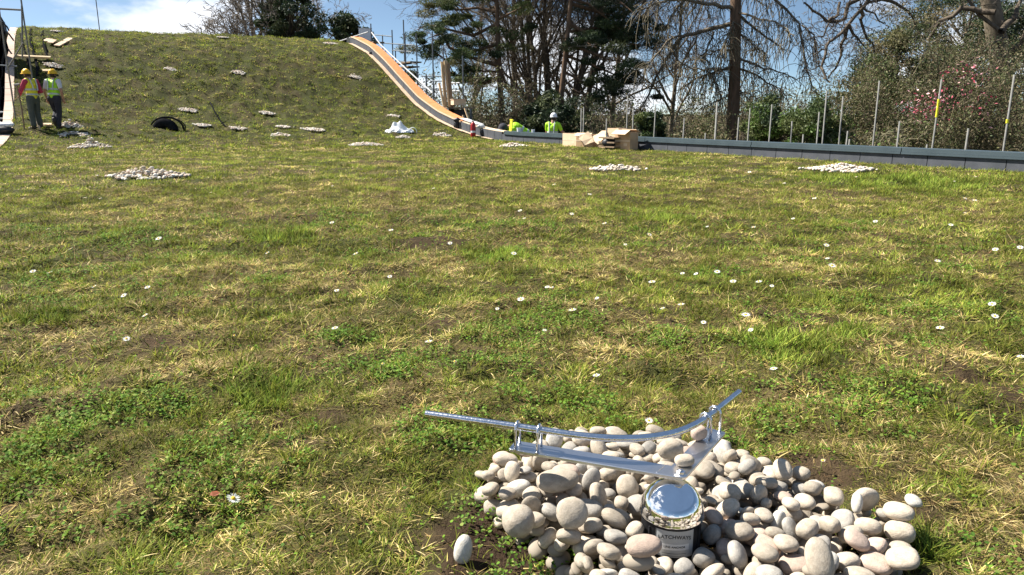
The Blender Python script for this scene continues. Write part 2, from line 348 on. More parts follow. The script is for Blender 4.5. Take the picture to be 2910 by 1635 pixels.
# ------------------------------------------------------------------ grass blades
def make_blades(x, y, L, w, lean, curl, col, segs, sink=.003, az=None):
    n = len(x); z = gz(x, y) - sink; az = rng.uniform(0, 2 * np.pi, n) if az is None else az; yaw = az + rng.uniform(-1.2, 1.2, n) + np.pi / 2
    dx, dy = np.cos(az), np.sin(az); px, py = np.cos(yaw), np.sin(yaw); V = []
    for k in range(segs + 1):
        q = k / segs; h = L * (q * np.cos(lean) - curl * .5 * q * q); f = L * (q * np.sin(lean) + curl * .6 * q * q)
        h = np.maximum(h, .0015 + sink * .5) if k else h
        cx, cy, cz = x + dx * f, y + dy * f, z + h; ww = w * (1 - .75 * q) * .5
        if k < segs: V += [np.stack([cx - px * ww, cy - py * ww, cz], 1), np.stack([cx + px * ww, cy + py * ww, cz], 1)]
        else: V += [np.stack([cx, cy, cz], 1)]
    V = np.stack(V, 1); m = V.shape[1]; b = (np.arange(n) * m)[:, None]
    Q = [b + np.array([[2 * k, 2 * k + 1, 2 * k + 3, 2 * k + 2]]) for k in range(segs - 1)]
    T = b + np.array([[2 * segs - 2, 2 * segs - 1, 2 * segs]])
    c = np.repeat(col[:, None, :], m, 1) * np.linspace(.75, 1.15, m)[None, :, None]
    return V.reshape(-1, 3), Q, T, c.reshape(-1, 3)
def sample(r0, r1, dens, half=50):
    ar = math.radians(2 * half) * (r1 * r1 - r0 * r0) / 2; n = int(ar * dens)
    r = np.sqrt(rng.uniform(r0 * r0, r1 * r1, n)); a = np.radians(rng.uniform(-half, half, n))
    x, y = r * np.sin(a), r * np.cos(a); s, t = st(x, y)
    k = (s > .02) & (s < SLf(t) - .01) & (t < 31); return x[k], y[k]
PILE = []
def pile_mask(x, y):
    m = np.ones(len(x), bool)
    for c, a, q in PILE: m &= np.hypot(x - c[0], y - c[1]) > a * (.9 + .25 * vn(x, y, a * .5, 88))
    return m
GREEN = np.array([[.20, .22, .03], [.14, .18, .024], [.25, .25, .045], [.15, .155, .035]])
FRESH = np.array([[.16, .225, .03], [.125, .185, .026], [.22, .265, .045]])
STRAW = np.array([[.50, .39, .16], [.42, .31, .12], [.60, .48, .24], [.28, .19, .08], [.46, .40, .13]])
def blade_layer(r0, r1, dens, L, w, segs, half=50):
    x, y = sample(r0, r1, dens, half); k = pile_mask(x, y); x, y = x[k], y[k]
    g_, b_, s_, t_, c_ = turf_fields(x, y)
    d = np.hypot(x - POST[0], y - POST[1]); b_ = np.clip(b_ + .5 * smooth01((.57 - d) / .12), 0, 1)
    cs = .06 if r1 < 3 else .09 if r1 < 6 else .15 if r1 < 11 else .22
    ci, cj = np.floor(x / cs), np.floor(y / cs); h1, h2, h3, h4 = (vh(ci, cj, q) for q in (1, 2, 3, 4)); ccx, ccy = (ci + .2 + .6 * h1) * cs, (cj + .2 + .6 * h2) * cs
    rel = np.hypot(x - ccx, y - ccy) / cs; clump = np.clip(1.25 - 1.5 * rel, .08, 1) * (.12 + 1.25 * h3) + .25 * vn(x, y, .3, 5)
    keep = rng.uniform(0, 1, len(x)) < np.clip((1 - .92 * b_) * clump + .22 * t_, 0, 1)
    az = np.arctan2(y - ccy, x - ccx) + rng.normal(0, .8, len(x)); az = np.where(rng.uniform(0, 1, len(x)) < .3, rng.uniform(0, 6.28, len(x)), az)
    x, y, g_, s_, t_, c_, az, h3, h4, rel = x[keep], y[keep], g_[keep], s_[keep], t_[keep], c_[keep], az[keep], h3[keep], h4[keep], rel[keep]; n = len(x)
    ps = np.clip(.30 + .48 * s_ - .28 * g_ - .3 * t_ + .35 * (h4 - .5), .04, .85); pf = np.clip(.14 + .5 * t_ + .35 * c_ + .3 * (h4 - .5), 0, .9)
    u1 = rng.uniform(0, 1, n); iss = u1 < ps; isf = (~iss) & (rng.uniform(0, 1, n) < pf)
    col = GREEN[rng.integers(0, 4, n)]; col[iss] = STRAW[rng.integers(0, 5, iss.sum())]; col[isf] = FRESH[rng.integers(0, 3, isf.sum())]
    col = col * rng.uniform(.7, 1.25, (n, 1)) * ((.85 + .6 * fbm(x, y, .3, 71, 2)) * (.52 + 1.08 * h4 + .12 * (h3 - .5)))[:, None]
    Ls = L * rng.uniform(.45, 1.3, n) * (.6 + .8 * h3) * (1 + .5 * t_) * np.where(iss, 1.0, 1); lean = rng.uniform(.15, 1.15, n) * (1 - .35 * t_); lean = np.where(iss, rng.uniform(.8, 1.5, n), lean)
    return make_blades(x, y, Ls, w * rng.uniform(.7, 1.3, n), lean, rng.uniform(0, .7, n), col, segs, az=az)

# ------------------------------------------------------------------ roof edges, walkway, parapet
def ribbon(s0, s1, ts, zf, zo=0.0, th=.05, off=None):
    """a slab between s0 and s1 following height zf(s,t) along ts"""
    V = []; 
    for t in ts:
        for s, dz in ((s0, 0), (s1, 0), (s1, -th), (s0, -th)):
            if off is not None: s = s - SL + float(off(t))
            x, y = xy(s, t); V.append((x, y, float(zf(s, t)) + zo + dz))
    n = len(ts); Fc = []
    for i in range(n - 1):
        for j in range(4): Fc.append((i * 4 + j, (i + 1) * 4 + j, (i + 1) * 4 + (j + 1) % 4, i * 4 + (j + 1) % 4))
    Fc += [(0, 1, 2, 3), tuple(range(4 * n - 1, 4 * n - 5, -1))]
    return V, Fc
zf_s = lambda s, t: prof(t - tshift(s))
zf_0 = lambda s, t: prof(t)
b = MB(); tw = np.arange(-32, 32.01, .5)      # paving courses of the walkway: real gaps between the slabs
for a, q, ta, tb in ((SL - .04, SL + .19, -20, 31), (SL + .20, SL + .89, -20, 10.6), (SL + .90, SL + 1.6, -20, 10.6)):
    t = float(ta)
    while t < tb:
        b.add(*ribbon(a, q, [t, t + .18, t + .355], zf_s, .03 + random.uniform(-.004, .004), .05, SLf)); t += .37
pw = b.build('path', M_pave); tagit(pw, kind='structure')
b = MB(); b.add(*ribbon(SL - .03, SL + 1.62, tw[tw < 10.6], zf_s, .005, .08, SLf)); b.add(*ribbon(SL - .03, SL + .195, tw[tw > 10.4], zf_s, .004, .08, SLf)); b.add(*ribbon(-.02, SL - .2, tw, lambda s, t: zf_s(s, t) - .1, -.05, .2, lambda t: SL if 0 else SLf(t)))
tagit(b.build('roof_slab', M_pavj), kind='structure')
pf = empty('building', (*xy(6, 5), -3.2)); tagit(pf, 'low turf roofed building whose lawn roof rises into a wave shaped hill', 'building')
b = MB(); V = []
for t in tw:
    x, y = xy(-.12, t); V += [(x, y, float(prof(t)) - .02), (x, y, -3.2)]
for t in tw:
    x, y = xy(float(SLf(t)) + (1.62 if t < 10.6 else .195), t); V += [(x, y, float(zf_s(SL, t)) - .06), (x, y, -3.2)]
n = len(tw); b.add(V, [(2 * i, 2 * i + 1, 2 * i + 3, 2 * i + 2) for i in range(n - 1)] + [(2 * (n + i), 2 * (n + i) + 2, 2 * (n + i) + 3, 2 * (n + i) + 1) for i in range(n - 1)])
V = []
for s in np.linspace(-.12, float(SLf(32)) + .195, 24):
    x, y = xy(s, 32); V += [(x, y, float(zf_s(s, 32)) - .06), (x, y, -3.2)]
b.add(V, [(2 * i, 2 * i + 1, 2 * i + 3, 2 * i + 2) for i in range(23)])
o = b.build('wall', M_slab, None); o.location = -pf.location; o.parent = pf

par = empty('parapet_wall', (*xy(0, 5), 0)); tagit(par, 'dark grey slab parapet running along the right edge of the lawn and sweeping up the hill', 'parapet')
def ppart(b, name, m, lab=None, parent=None):
    o = b.build(name, m); o.location = -par.location; o.parent = par
    if lab: o['label'] = lab
    return o
slope = lambda t: float((prof(t + .05) - prof(t - .05)) / .1)
ptop = lambda t, h=.24: float(prof(t)) + h * math.sqrt(1 + slope(t) ** 2)
def pslab(t0, t1, s0, s1, h0, h1, b, k=3, col=None):
    ts = np.linspace(t0, t1, k + 1); V = []
    for t in ts:
        sl_ = slope(t); q = math.sqrt(1 + sl_ * sl_)
        for s, h in ((s0, h0), (s0, h1), (s1, h1), (s1, h0)):
            x, y = xy(s, t - 0 * sl_); V.append((x, y, float(prof(t)) + h * q))
    Fc = [(i * 4 + j, (i + 1) * 4 + j, (i + 1) * 4 + (j + 1) % 4, i * 4 + (j + 1) % 4) for i in range(k) for j in range(4)]
    b.add(V, Fc + [(3, 2, 1, 0), (4 * k, 4 * k + 1, 4 * k + 2, 4 * k + 3)], col)
b = MB(); t = -13.2                             # facing slabs with open joints
while t < 19.6:
    L = .571 if t < 7.4 else .42
    pslab(t + .006, t + L - .006, .012, -.03, -.1, .225 if t < 7.4 else .285, b, 3); t += L
ppart(b, 'facing', M_slab)
b = MB(); pslab(-13.2, 20.2, -.031, -.26, -.12, .215, b, 90); ppart(b, 'core', M_slabs)
b = MB(); t = -13.2
while t < 7.3:
    pslab(t, t + 2.985, .045, -.30, .228, .262, b, 4); pslab(t, t + 2.985, .03, -.285, .264, .325, b, 4); t += 3.0
ppart(b, 'coping', M_cope)
b = MB(); pslab(7.2, 10.35, .0, -.30, .288, .303, b, 8); ppart(b, 'timber_capping', M_plye, 'pale bare timber edge where no coping is fitted yet')
b = MB(); t = 10.4
while t < 19.5: t1 = min(t + 1.2, 19.55); dz_ = random.uniform(-.004, .004); pslab(t, t1 - .014, .02 + random.uniform(-.008, .004), -.36 + random.uniform(-.012, .012), .288, .312 + dz_, b, 9); t += 1.2
ppart(b, 'plywood_top', M_orange, 'orange plywood top board curving up the hill')
b = MB(); pslab(10.4, 19.55, .034, .021, .27, .316, b, 60); ppart(b, 'plywood_edge', M_plye)
b = MB()
t = 8.4
while t < 19.2:
    w = .11 + .05 * smooth01(np.array((t - 9) / 3)) + random.uniform(-.012, .012)
    pslab(t, t + .34, .016, float(w), .0 + .035 + random.uniform(-.004, .004), .02 + .03, b, 2); t += .347
ppart(b, 'base_boards', M_ply, 'pinkish plywood strip laid on the turf beside the facing')
b = MB()
for u, v, sz in ((1054, 153, .16), (1133, 255, .15), (1233, 341, .13), (1297, 358, .2), (1370, 377, .14)):
    p = ats(u, v, .035); b.ball(p, (sz * .5, .04, sz * .55 if u < 1290 else sz * .8), 8, None)
ppart(b, 'black_strap', M_net)

# helper poles
def pole(u0, v0, u1, v1, s, r, m, name, label, cat, group=None, s1=None, drop=None):
    p0 = ats(u0, v0, s); p1 = ats(u1, v1, s if s1 is None else s1)
    if drop is not None: p1 = p0.copy(); p1[2] = drop
    b = MB(); base = p1 if p1[2] < p0[2] else p0
    b.tube([p0 - base, (p0 + p1) / 2 - base, p1 - base], r, 8)
    o = b.build(name, m); o.location = base; return tagit(o, label, cat, group)
# upright poles behind the low parapet
RP = [(1950 + a / 2.683, b_ / 2.683) for a, b_ in [(238, 780), (402, 895), (488, 825), (655, 797), (808, 925), (893, 1025), (1015, 855), (1072, 700), (1197, 735), (1232, 1000), (1246, 1062), (1474, 617), (1628, 925), (1837, 1103), (1948, 605), (2152, 980), (2502, 570), (147, 1015)]]
RP += [(1150 + a / 2.862, b_ / 2.862) for a, b_ in [(1437, 880), (1457, 870), (1642, 965), (1815, 780), (1860, 880), (2042, 850), (2275, 960), (2540, 835)]]
for i, (u, v) in enumerate(RP):
    tall = v < 330
    lab = 'tall thin galvanised pole standing up behind the grey parapet' if tall else 'short galvanised pole end showing just above the grey parapet'
    if i == 16: lab = 'tallest galvanised pole, nearest the right edge, with a yellow band, behind the parapet'
    if i == 14: lab = 'tall pole with a yellow band in front of the pink blossom'
    if i == 11: lab = 'tall galvanised pole left of the pink blossom behind the parapet'
    s_ = -.55 - .25 * (i % 3)
    p0 = ats(u, v, s_); root = empty('scaffold_pole', (p0[0], p0[1], -3.2)); tagit(root, lab, 'pole', 'upright poles behind the parapet')
    b = MB(); h = p0[2] + 3.2; ln = random.uniform(-.012, .012); b.tube([(-ln * h, 0, 0), (-ln * h * .5, 0, h / 2), (0, 0, h)], .0145, 8); b.build('tube', M_galv, root, True)
    if i in (14, 16):
        b = MB(); z0 = h - (.62 if i == 14 else .72); b.tube([(-ln * .5, 0, z0), (-ln * .3, 0, z0 + (.3 if i == 14 else .06))], .0215, 8); b.build('yellow_band', M_hiy, root)

# ------------------------------------------------------------------ scaffold tower beyond the wave
def c2(x, y): return 900 + x / 3.617, 40 + y / 3.617
tow = empty('scaffold_tower', (*xy(-1.6, 14), -3.2)); tagit(tow, 'tall tube scaffold with guard rails standing behind the orange topped wave', 'scaffold')
def tpart(P, r, name, m, par_=tow):
    b = MB(); b.tube(np.array(P) - np.array(par_.location), r, 7); return b.build(name, m, par_)
for x, y, s in [(890, 60, -1.9), (773, 165, -1.9), (1022, 200, -1.3), (1187, 180, -1.2), (1125, 630, -1.9), (675, 215, -1.9), (1500, 430, -1.6), (1300, 350, -1.3), (555, 100, -1.0), (808, 370, -2.2), (905, 200, -1.1)]:
    p = ats(*c2(x, y), s); tpart([p, [p[0], p[1], (p[2] - 3.2) / 2], [p[0], p[1], -3.2]], .026, 'standard', M_dpole)
for a, q, s0, s1 in [((600, 215), (775, 232), -1.9, -1.9), ((660, 298), (1000, 322), -1.9, -1.9), ((775, 375), (975, 390), -1.9, -1.9), ((1170, 690), (1300, 690), -1.2, -1.2), ((1060, 765), (1290, 770), -1.3, -1.3), ((1080, 640), (1290, 640), -2.2, -2.2), ((1000, 850), (1260, 900), -1.2, -1.2),
                     ((1380, 712), (1470, 708), -1.6, -1.6), ((1385, 792), (1470, 792), -1.6, -1.6), ((690, 350), (760, 500), -1.9, -1.2), ((820, 480), (1020, 515), -1.9, -1.3)]:
    tpart([ats(*c2(*a), s0), ats(*c2(*q), s1)], .024, 'rail', M_dpole if a[0] < 1300 else M_foil)
tpart([ats(*c2(565, 190), -.7), ats(*c2(660, 320), -.7), ats(*c2(870, 520), -.7), ats(*c2(1190, 812), -.7)], .026, 'guard_rail', M_foil)
tpart([ats(*c2(200, 292), -.5), ats(*c2(530, 185), -.7)], .024, 'guard_rail', M_foil)
for (a, q, s) in (((820, 490), (1020, 525), -1.6), ((860, 540), (1000, 560), -1.6), ((600, 290), (640, 300), -1.2)):
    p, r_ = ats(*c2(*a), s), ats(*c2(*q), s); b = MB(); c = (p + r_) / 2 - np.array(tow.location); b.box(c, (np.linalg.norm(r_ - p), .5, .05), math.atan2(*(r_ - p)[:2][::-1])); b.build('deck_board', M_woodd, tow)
b = MB(); c = ats(*c2(500, 215), -1.1); b.box((0, 0, 0), (.55, .03, .5), .2); b.box((.0, .0, .26), (.6, .05, .03), .2)
o = b.build('sheet_panel', M_white, tow); o.location = c - np.array(tow.location)
# boards leaning against the scaffold
for x0, y0, x1, y1, w, m, lab, dz in [(1290, 490, 1330, 1000, .12, M_wood, 'tallest pale timber board standing upright on the scaffold', 0), (1325, 480, 1375, 1020, .13, M_wood, 'wide timber board beside the tallest one on the scaffold', .1),
                                  (1352, 500, 1398, 1030, .10, M_woodd, 'dark weathered board at the right of the upright boards', .16), (1258, 710, 1318, 1000, .07, M_wood, 'short narrow plank leaning left of the upright boards', -.1),
                                  (1523, 970, 1572, 1110, .06, M_wood, 'short timber post leaning at the foot of the orange top', -.3), (1505, 1040, 1512, 1085, .06, M_wood, 'small timber offcut under the pale plywood box', -.3)]:
    p0, p1 = ats(*c2(x0, y0), -.95 - dz), ats(*c2(x1, y1), -.95 - dz); p1 = p1 + (p1 - p0) * .15
    b = MB(); Lg = np.linalg.norm(p0 - p1); zz = Vector(p0 - p1).normalized(); M = zz.to_track_quat('Z', 'Y').to_matrix()
    b.box((0, 0, Lg / 2), (w, .035, Lg)); b.V[-1] = b.V[-1] @ np.array(M).T
    for q_ in (.3, .7): b.box(np.array(M) @ np.array([0, -.019, Lg * q_]), (w * .9, .004, .012), M=M)
    o = b.build('timber_board', m); o.location = p1; tagit(o, lab, 'timber board', 'timber boards on the scaffold')
c = ats(*c2(1455, 908), -1.2); root = empty('plywood_box', (c[0], c[1], c[2] - .16)); tagit(root, 'pale plywood box resting on the dark scaffold platform beside the upright boards', 'box')
b = MB(); b.box((0, 0, .16), (.44, .5, .18), .3); b.build('side', M_cardin, root)
b = MB(); b.box((0, 0, .26), (.48, .54, .02), .3); b.build('lid', M_ply, root)
root = empty('scaffold_platform', (c[0], c[1], -3.2)); tagit(root, 'dark shaded scaffold platform carrying the pale plywood box', 'platform')
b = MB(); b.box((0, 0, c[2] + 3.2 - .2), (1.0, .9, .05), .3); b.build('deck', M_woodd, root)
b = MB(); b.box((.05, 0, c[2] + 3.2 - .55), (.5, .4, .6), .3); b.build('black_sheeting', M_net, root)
for dx, dy in ((-.45, -.4), (.45, -.4), (-.45, .4), (.45, .4)):
    b = MB(); b.tube([(dx, dy, 0), (dx, dy, c[2] + 3.2 - .23)], .024, 8); b.build('leg', M_dpole, root)

# ------------------------------------------------------------------ left edge scaffold, black sheeting
def c1(x, y): return x / 3.015, y / 3.015
sc = empty('edge_scaffold', (*xy(13.5, 12), 0)); tagit(sc, 'tube scaffold at the left edge beside the paved walkway', 'scaffold')
YL = 21.5
def lp(P, r, name, m): return tpart(P, r, name, m, sc)
p = aty(*c1(172, -60), YL); lp([p, [p[0], p[1], gz0(p[0], p[1])]], .021, 'standard', M_galv)
lp([aty(*c1(186, 50), YL - .6), aty(*c1(192, 300), YL - .6), aty(*c1(192, 505), YL - .6)], .021, 'standard', M_galv)
lp([aty(*c1(-200, 66), YL), aty(*c1(174, 86), YL)], .026, 'rail', M_galv)
lp([aty(*c1(58, 600), YL - .8), aty(*c1(198, 368), YL - .8)], .021, 'brace', M_galv)
lp([aty(*c1(-60, 556), YL - .8), aty(*c1(146, 570), YL - .8)], .018, 'rail', M_dpole)
p = aty(*c1(-20, 0), YL - .9); lp([p, [p[0], p[1], gz0(p[0], p[1])]], .021, 'standard', M_galv)
p = aty(282, 78, 33); b = MB(); b.tube([(0, 0, 0), (0, 0, 3), (0, 0, 7.5)], .018, 6); mo = b.build('mast', M_galv); mo.location = (p[0], p[1], float(gz0(p[0], p[1]))); tagit(mo, 'very thin tall mast rising from the ridge in front of the left cloud', 'mast')
# black membrane hung on the scaffold
root = empty('black_sheeting', (*aty(*c1(20, 1090), 23.6)[:2], 0)); z0 = aty(*c1(0, 1120), 23.6)[2]; root.location.z = z0
tagit(root, 'tall black membrane hung on the scaffold at the left edge of the lawn', 'sheeting')
V = []; Fc = []; nz, nw = 40, 26
for i in range(nz):
    v = 60 + (365 - 60) * i / (nz - 1)
    for j in range(nw):
        q = j / (nw - 1); u = -26 + (50 if i > 3 else 43) * q + (-9 * (i / nz)) + 3.2 * math.sin(i * .9 + q * 5) * q
        yy = 23.6 + .22 * math.sin(q * 21 + i * .12) + .5 * q * q
        V.append(aty(u, v + 12 * (q - .5) ** 2, yy) - np.array(root.location))
Fc = [(i * nw + j, i * nw + j + 1, (i + 1) * nw + j + 1, (i + 1) * nw + j) for i in range(nz - 1) for j in range(nw - 1)]
o = mesh('membrane', V, Fc, M_net, root, True); md = o.modifiers.new('t', 'SOLIDIFY'); md.thickness = .02
for pts in ([(20, 190), (60, 230), (78, 265)], [(75, 290), (118, 350)], [(68, 420), (100, 462)], [(30, 740), (80, 830)], [(55, 940), (105, 985), (112, 1010), (60, 1050)], [(0, 140), (30, 190)]):
    b = MB(); b.tube([aty(x / 3.015, y / 3.015, 23.3) - np.array(root.location) for x, y in pts], .022, 6); b.build('strap', M_net, root)
for y_ in (960, 1015):
    b = MB(); b.tube([aty(-30, y_ / 3.015, 23.2) - np.array(root.location), aty(16, (y_ + 2) / 3.015, 23.2) - np.array(root.location)], .03, 6); b.build('pale_rail', M_foil, root)
p = hit(14, 383); root = empty('wrapped_bundle', p); tagit(root, 'bundle in blue white and black plastic on the paving below the black sheeting', 'bundle')
for nm, m, c, d in (('black_bag', M_net, (-.1, 0, .11), (.34, .2, .13)), ('plastic_wrap', M_white, (-.08, .05, .24), (.3, .17, .07)), ('plastic_wrap', M_white, (-.25, -.1, .2), (.16, .12, .07))):
    b = MB(); b.ball(c, d, 16); b.V[-1] += rng.normal(0, .012, b.V[-1].shape); b.build(nm, m, root, True)

# long black pipes lying down the turf slope
for pts, lab in (([(268, 262), (262, 300), (268, 380), (285, 440), (300, 500), (316, 560), (325, 620), (322, 660)], 'middle black flexible pipe lying down the turf slope above the two workers'),
            ([(375, 275), (362, 310), (372, 370), (392, 440), (408, 510), (425, 570), (438, 610)], 'rightmost black flexible pipe running down the slope to the worker in the green vest'),
            ([(178, 300), (190, 360), (205, 420), (225, 490), (240, 540), (256, 588)], 'leftmost thin black pipe on the slope beside the scaffold poles')):
    P = np.array([hit(*c1(*q)) for q in pts]); P[:, 2] += .03
    b = MB(); b.tube(P - P[-1], .045 if 'thin' not in lab else .028, 8); o = b.build('black_pipe', M_pipe, None, True); o.location = P[-1]; tagit(o, lab, 'pipe', 'black pipes on the slope')
def board(name, q0, q1, w, th, m, lab, cat, zo=.04, grp=None, up=None):
    p0, p1 = hit(*c1(*q0)), hit(*c1(*q1)); c = (p0 + p1) / 2; d = Vector(p1 - p0); L = d.length; d.normalize()
    nrm = Vector((0, 0, 1)); e = .2; x, y = c[:2]
    nrm = Vector((-(gz0(x + e, y) - gz0(x - e, y)) / (2 * e), -(gz0(x, y + e) - gz0(x, y - e)) / (2 * e), 1)).normalized()
    sd_ = nrm.cross(d).normalized(); n2 = d.cross(sd_).normalized(); M = np.array([d, sd_, n2]).T
    b = MB(); b.box((0, 0, 0), (L, w, th), M=M)
    for k in (-.25, .1, .33): b.box(M @ np.array([L * k, 0, th * .5 + .001]), (.012, w * .98, .003), M=M)
    o = b.build(name, m); o.location = c + np.array([0, 0, zo]); return tagit(o, lab, cat, grp)
board('plywood_sheet', (382, 355), (438, 360), .40, .02, M_ply, 'larger pale plywood sheet lying high on the slope left of the slanting plank', 'plywood sheet', .05)
board('plywood_sheet', (425, 375), (474, 380), .38, .02, M_ply, 'smaller pale plywood sheet overlapping the larger one on the slope', 'plywood sheet', .085)
board('timber_plank', (488, 410), (608, 345), .18, .035, M_ply, 'pale plank slanting up to the right high on the slope', 'plank', .06)
board('timber_beam', (146, 522), (440, 534), .09, .06, M_wood, 'long pale timber beam lying level across the slope above the workers', 'timber beam', .14)
board('timber_plank', (345, 1092), (445, 1090), .22, .05, M_wood, 'short pale board lying flat at the feet of the two workers', 'plank', .06)
board('timber_plank', (365, 636), (470, 636), .12, .05, M_wood, 'narrow board on the slope just behind the right yellow helmet', 'plank', .1)
for (a, q, lab) in (((490, 968), (532, 1092), 'white timber stake leaning beside the legs of the worker in the green vest'), ((318, 1042), (350, 1120), 'timber stake leaning between the two workers at the left')):
    base = hit(*c1(*q)); top = aty(*c1(*a), base[1] + .1); b = MB(); b.tube([(0, 0, -.03), (top - base) * .5, top - base], .035, 4); o = b.build('timber_stake', M_plye); o.location = base; tagit(o, lab, 'stake')
# coil of black hose
p = hit(475, 369); root = empty('hose_coil', (p[0], p[1], p[2])); tagit(root, 'coil of black hose standing half sunk in the lawn at the foot of the hill', 'hose coil')
dpt = np.hypot(p[0], p[1]); sc_ = dpt / F
def arc(rx, rz, n=24, a0=-.05, a1=math.pi + .05, dy=0, cx=0): return [(cx + rx * math.cos(a), dy, rz * math.sin(a)) for a in np.linspace(a0, a1, n)]
R1 = 42 * sc_
for k, (rx, rz, dx, dy) in enumerate(((1, .74, 0, 0), (.93, .71, .02, .05), (.74, .60, -.03, -.03), (.70, .6, -.05, .03), (.66, .55, -.06, -.05))):
    b = MB(); b.tube(arc(R1 * rx, R1 * rz, 26, dy=dy, cx=dx), .022, 8); b.build('loop', M_pipe, root, True)
b = MB(); P = arc(R1 * .48, R1 * .4, 22, dy=0, cx=-.05); b.tube(P, .13, 10); b.build('dark_core', M_pipe, root, True)
b = MB(); b.tube([(R1 * .3, 0, R1 * .75), (R1 * .85, .05, R1 * .5), (R1 * 1.08, .05, .1), (R1 * 1.05, .05, .0)], .016, 8); b.tube([(-R1 * .55, -.06, R1 * .42), (-R1 * .42, -.06, R1 * .52)], .03, 6); b.build('hose_end', M_pipe, root, True)
P = np.array([hit(*c1(*q)) for q in [(1815, 1010), (1850, 1040), (1890, 1075), (1930, 1100), (1960, 1112)]]); P[:, 2] += [.45, .26, .13, .06, .03]
b = MB(); b.tube(P - P[-1], .022, 8); o = b.build('black_cable', M_pipe, None, True); o.location = P[-1]; tagit(o, 'loose black cable end curving up from a pebble patch near the hose coil', 'cable')

# ------------------------------------------------------------------ things by the wall
def c3(x, y): return 1150 + x / 2.862, y / 2.862
p = hit(*c3(558, 1118)); root = empty('fire_extinguisher', p); tagit(root, 'red fire extinguisher standing on the grass against the grey parapet', 'fire extinguisher')
b = MB(); b.lathe([(0, 0), (.075, 0), (.08, .02), (.08, .36), (.07, .41), (.035, .45), (.025, .47), (0, .47)], 20); b.build('cylinder', M_red, root, True)
b = MB(); b.tube([(0, 0, .46), (0, 0, .5)], .02, 8); b.box((.02, 0, .52), (.1, .025, .02)); b.box((.02, 0, .495), (.09, .02, .012)); b.build('valve', M_blk, root)
b = MB(); b.tube([(-.02, 0, .48), (-.09, 0, .44), (-.1, 0, .3), (-.095, 0, .16)], .011, 6); b.build('hose', M_blk, root, True)
b = MB(); b.lathe([(.0815, .14), (.0815, .2)], 20); b.build('white_band', M_white, root)
p = hit(1135, 378); root = empty('plastic_bag', p); tagit(root, 'crumpled white plastic bag lying on the grass below the wave', 'plastic bag')
V = []; nn_ = 34; yy = p[1] / F
for i in range(nn_):
    for j in range(nn_):
        a, c = i / (nn_ - 1) * 2 - 1, j / (nn_ - 1) * 2 - 1; r = math.hypot(a, c)
        h = .17 * max(0, 1 - r) ** .6 + .21 * math.exp(-((a - .12) ** 2 + c * c) / .035) + .16 * math.exp(-((a + .3) ** 2 + c * c) / .06)
        h += (vn(a * 5 + 9, c * 5 + 3, 1, 4) - .5) * .10 * (r < .95); V.append((a * .46, c * .3, max(h, .0) * (1 if r < 1 else 0) + .01))
Fc = [(i * nn_ + j, (i + 1) * nn_ + j, (i + 1) * nn_ + j + 1, i * nn_ + j + 1) for i in range(nn_ - 1) for j in range(nn_ - 1)
      if math.hypot((i + .5) / (nn_ - 1) * 2 - 1, (j + .5) / (nn_ - 1) * 2 - 1) < 1]
mesh('crumpled_film', V, Fc, M_white, root, False)
b = MB(); b.tube(arc(.13, .16, 14, dy=-.05, cx=.42), .012, 5); b.tube(arc(.1, .1, 10, dy=.02, cx=-.1), .02, 5); b.build('rolled_edge', M_white, root, True)
# cardboard boxes
def cbox(u0, v0, u1, v1, s, dep, name, lab, flaps=0, m=M_card, rz=0., torn=False, lift=0):
    a, q = ats(u0, v1, s), ats(u1, v1, s); w = np.linalg.norm((q - a)[:2]); h = ats(u0, v0, s)[2] - ats(u0, v1, s)[2]; c = (a + q) / 2
    ang = math.atan2((q - a)[1], (q - a)[0]) + rz; base = float(gz0(c[0], c[1])) + lift
    root = empty(name, (c[0], c[1], base), ang); tagit(root, lab, 'cardboard box', 'cardboard boxes against the parapet')
    h = max(h, .1); t = .012; b = MB(); b.box((0, 0, h / 2), (w, t, h)); b.box((0, dep, h / 2), (w, t, h)); b.box((-w / 2 + t / 2, dep / 2, h / 2), (t, dep - t, h)); b.box((w / 2 - t / 2, dep / 2, h / 2), (t, dep - t, h)); b.box((0, dep / 2, .008), (w - 2 * t, dep - t, t))
    b.build('box_wall', m, root)
    b = MB(); b.box((0, -t / 2 - .0015, h * .52), (w * .98, .002, .035)); b.box((w * .2, -t / 2 - .002, h * .3), (w * .22, .002, h * .16)); b.build('packing_tape', M_plye, root)
    for k in range(flaps):
        b = MB(); an_ = [.5, -.4, 1.0, .2][k]; M = Matrix.Rotation(an_, 3, 'X'); b.box((0, 0, 0), (w * .94, h * .5, .01), M=M); o = b.build('flap', M_cardin, root); o.location = (0, [-h * .2, dep + h * .1, -h * .1, dep][k], h * [1.0, 1.05, .7, .9][k])
    return root
cbox(1599, 376, 1640, 413, .55, .35, 'cardboard_box', 'upright pale cardboard box at the left end of the row against the parapet', 0, M_cardin)
cbox(1643, 378, 1678, 414, .5, .3, 'cardboard_box', 'torn open cardboard box with a loose flap, second from the left', 1, M_card, .3)
cbox(1690, 388, 1735, 413, .45, .25, 'cardboard_box', 'low cardboard box with slanting flaps in the middle of the row', 1, M_card, -.2)
cbox(1750, 364, 1788, 414, .55, .26, 'cardboard_box', 'tall brown cardboard box with open top flaps at the right end of the row', 2, M_card, .12)
cbox(1728, 358, 1756, 382, .46, .28, 'cardboard_box', 'pale cardboard box perched on top of the row beside the tall brown box', 0, M_cardin, .1, lift=.28)
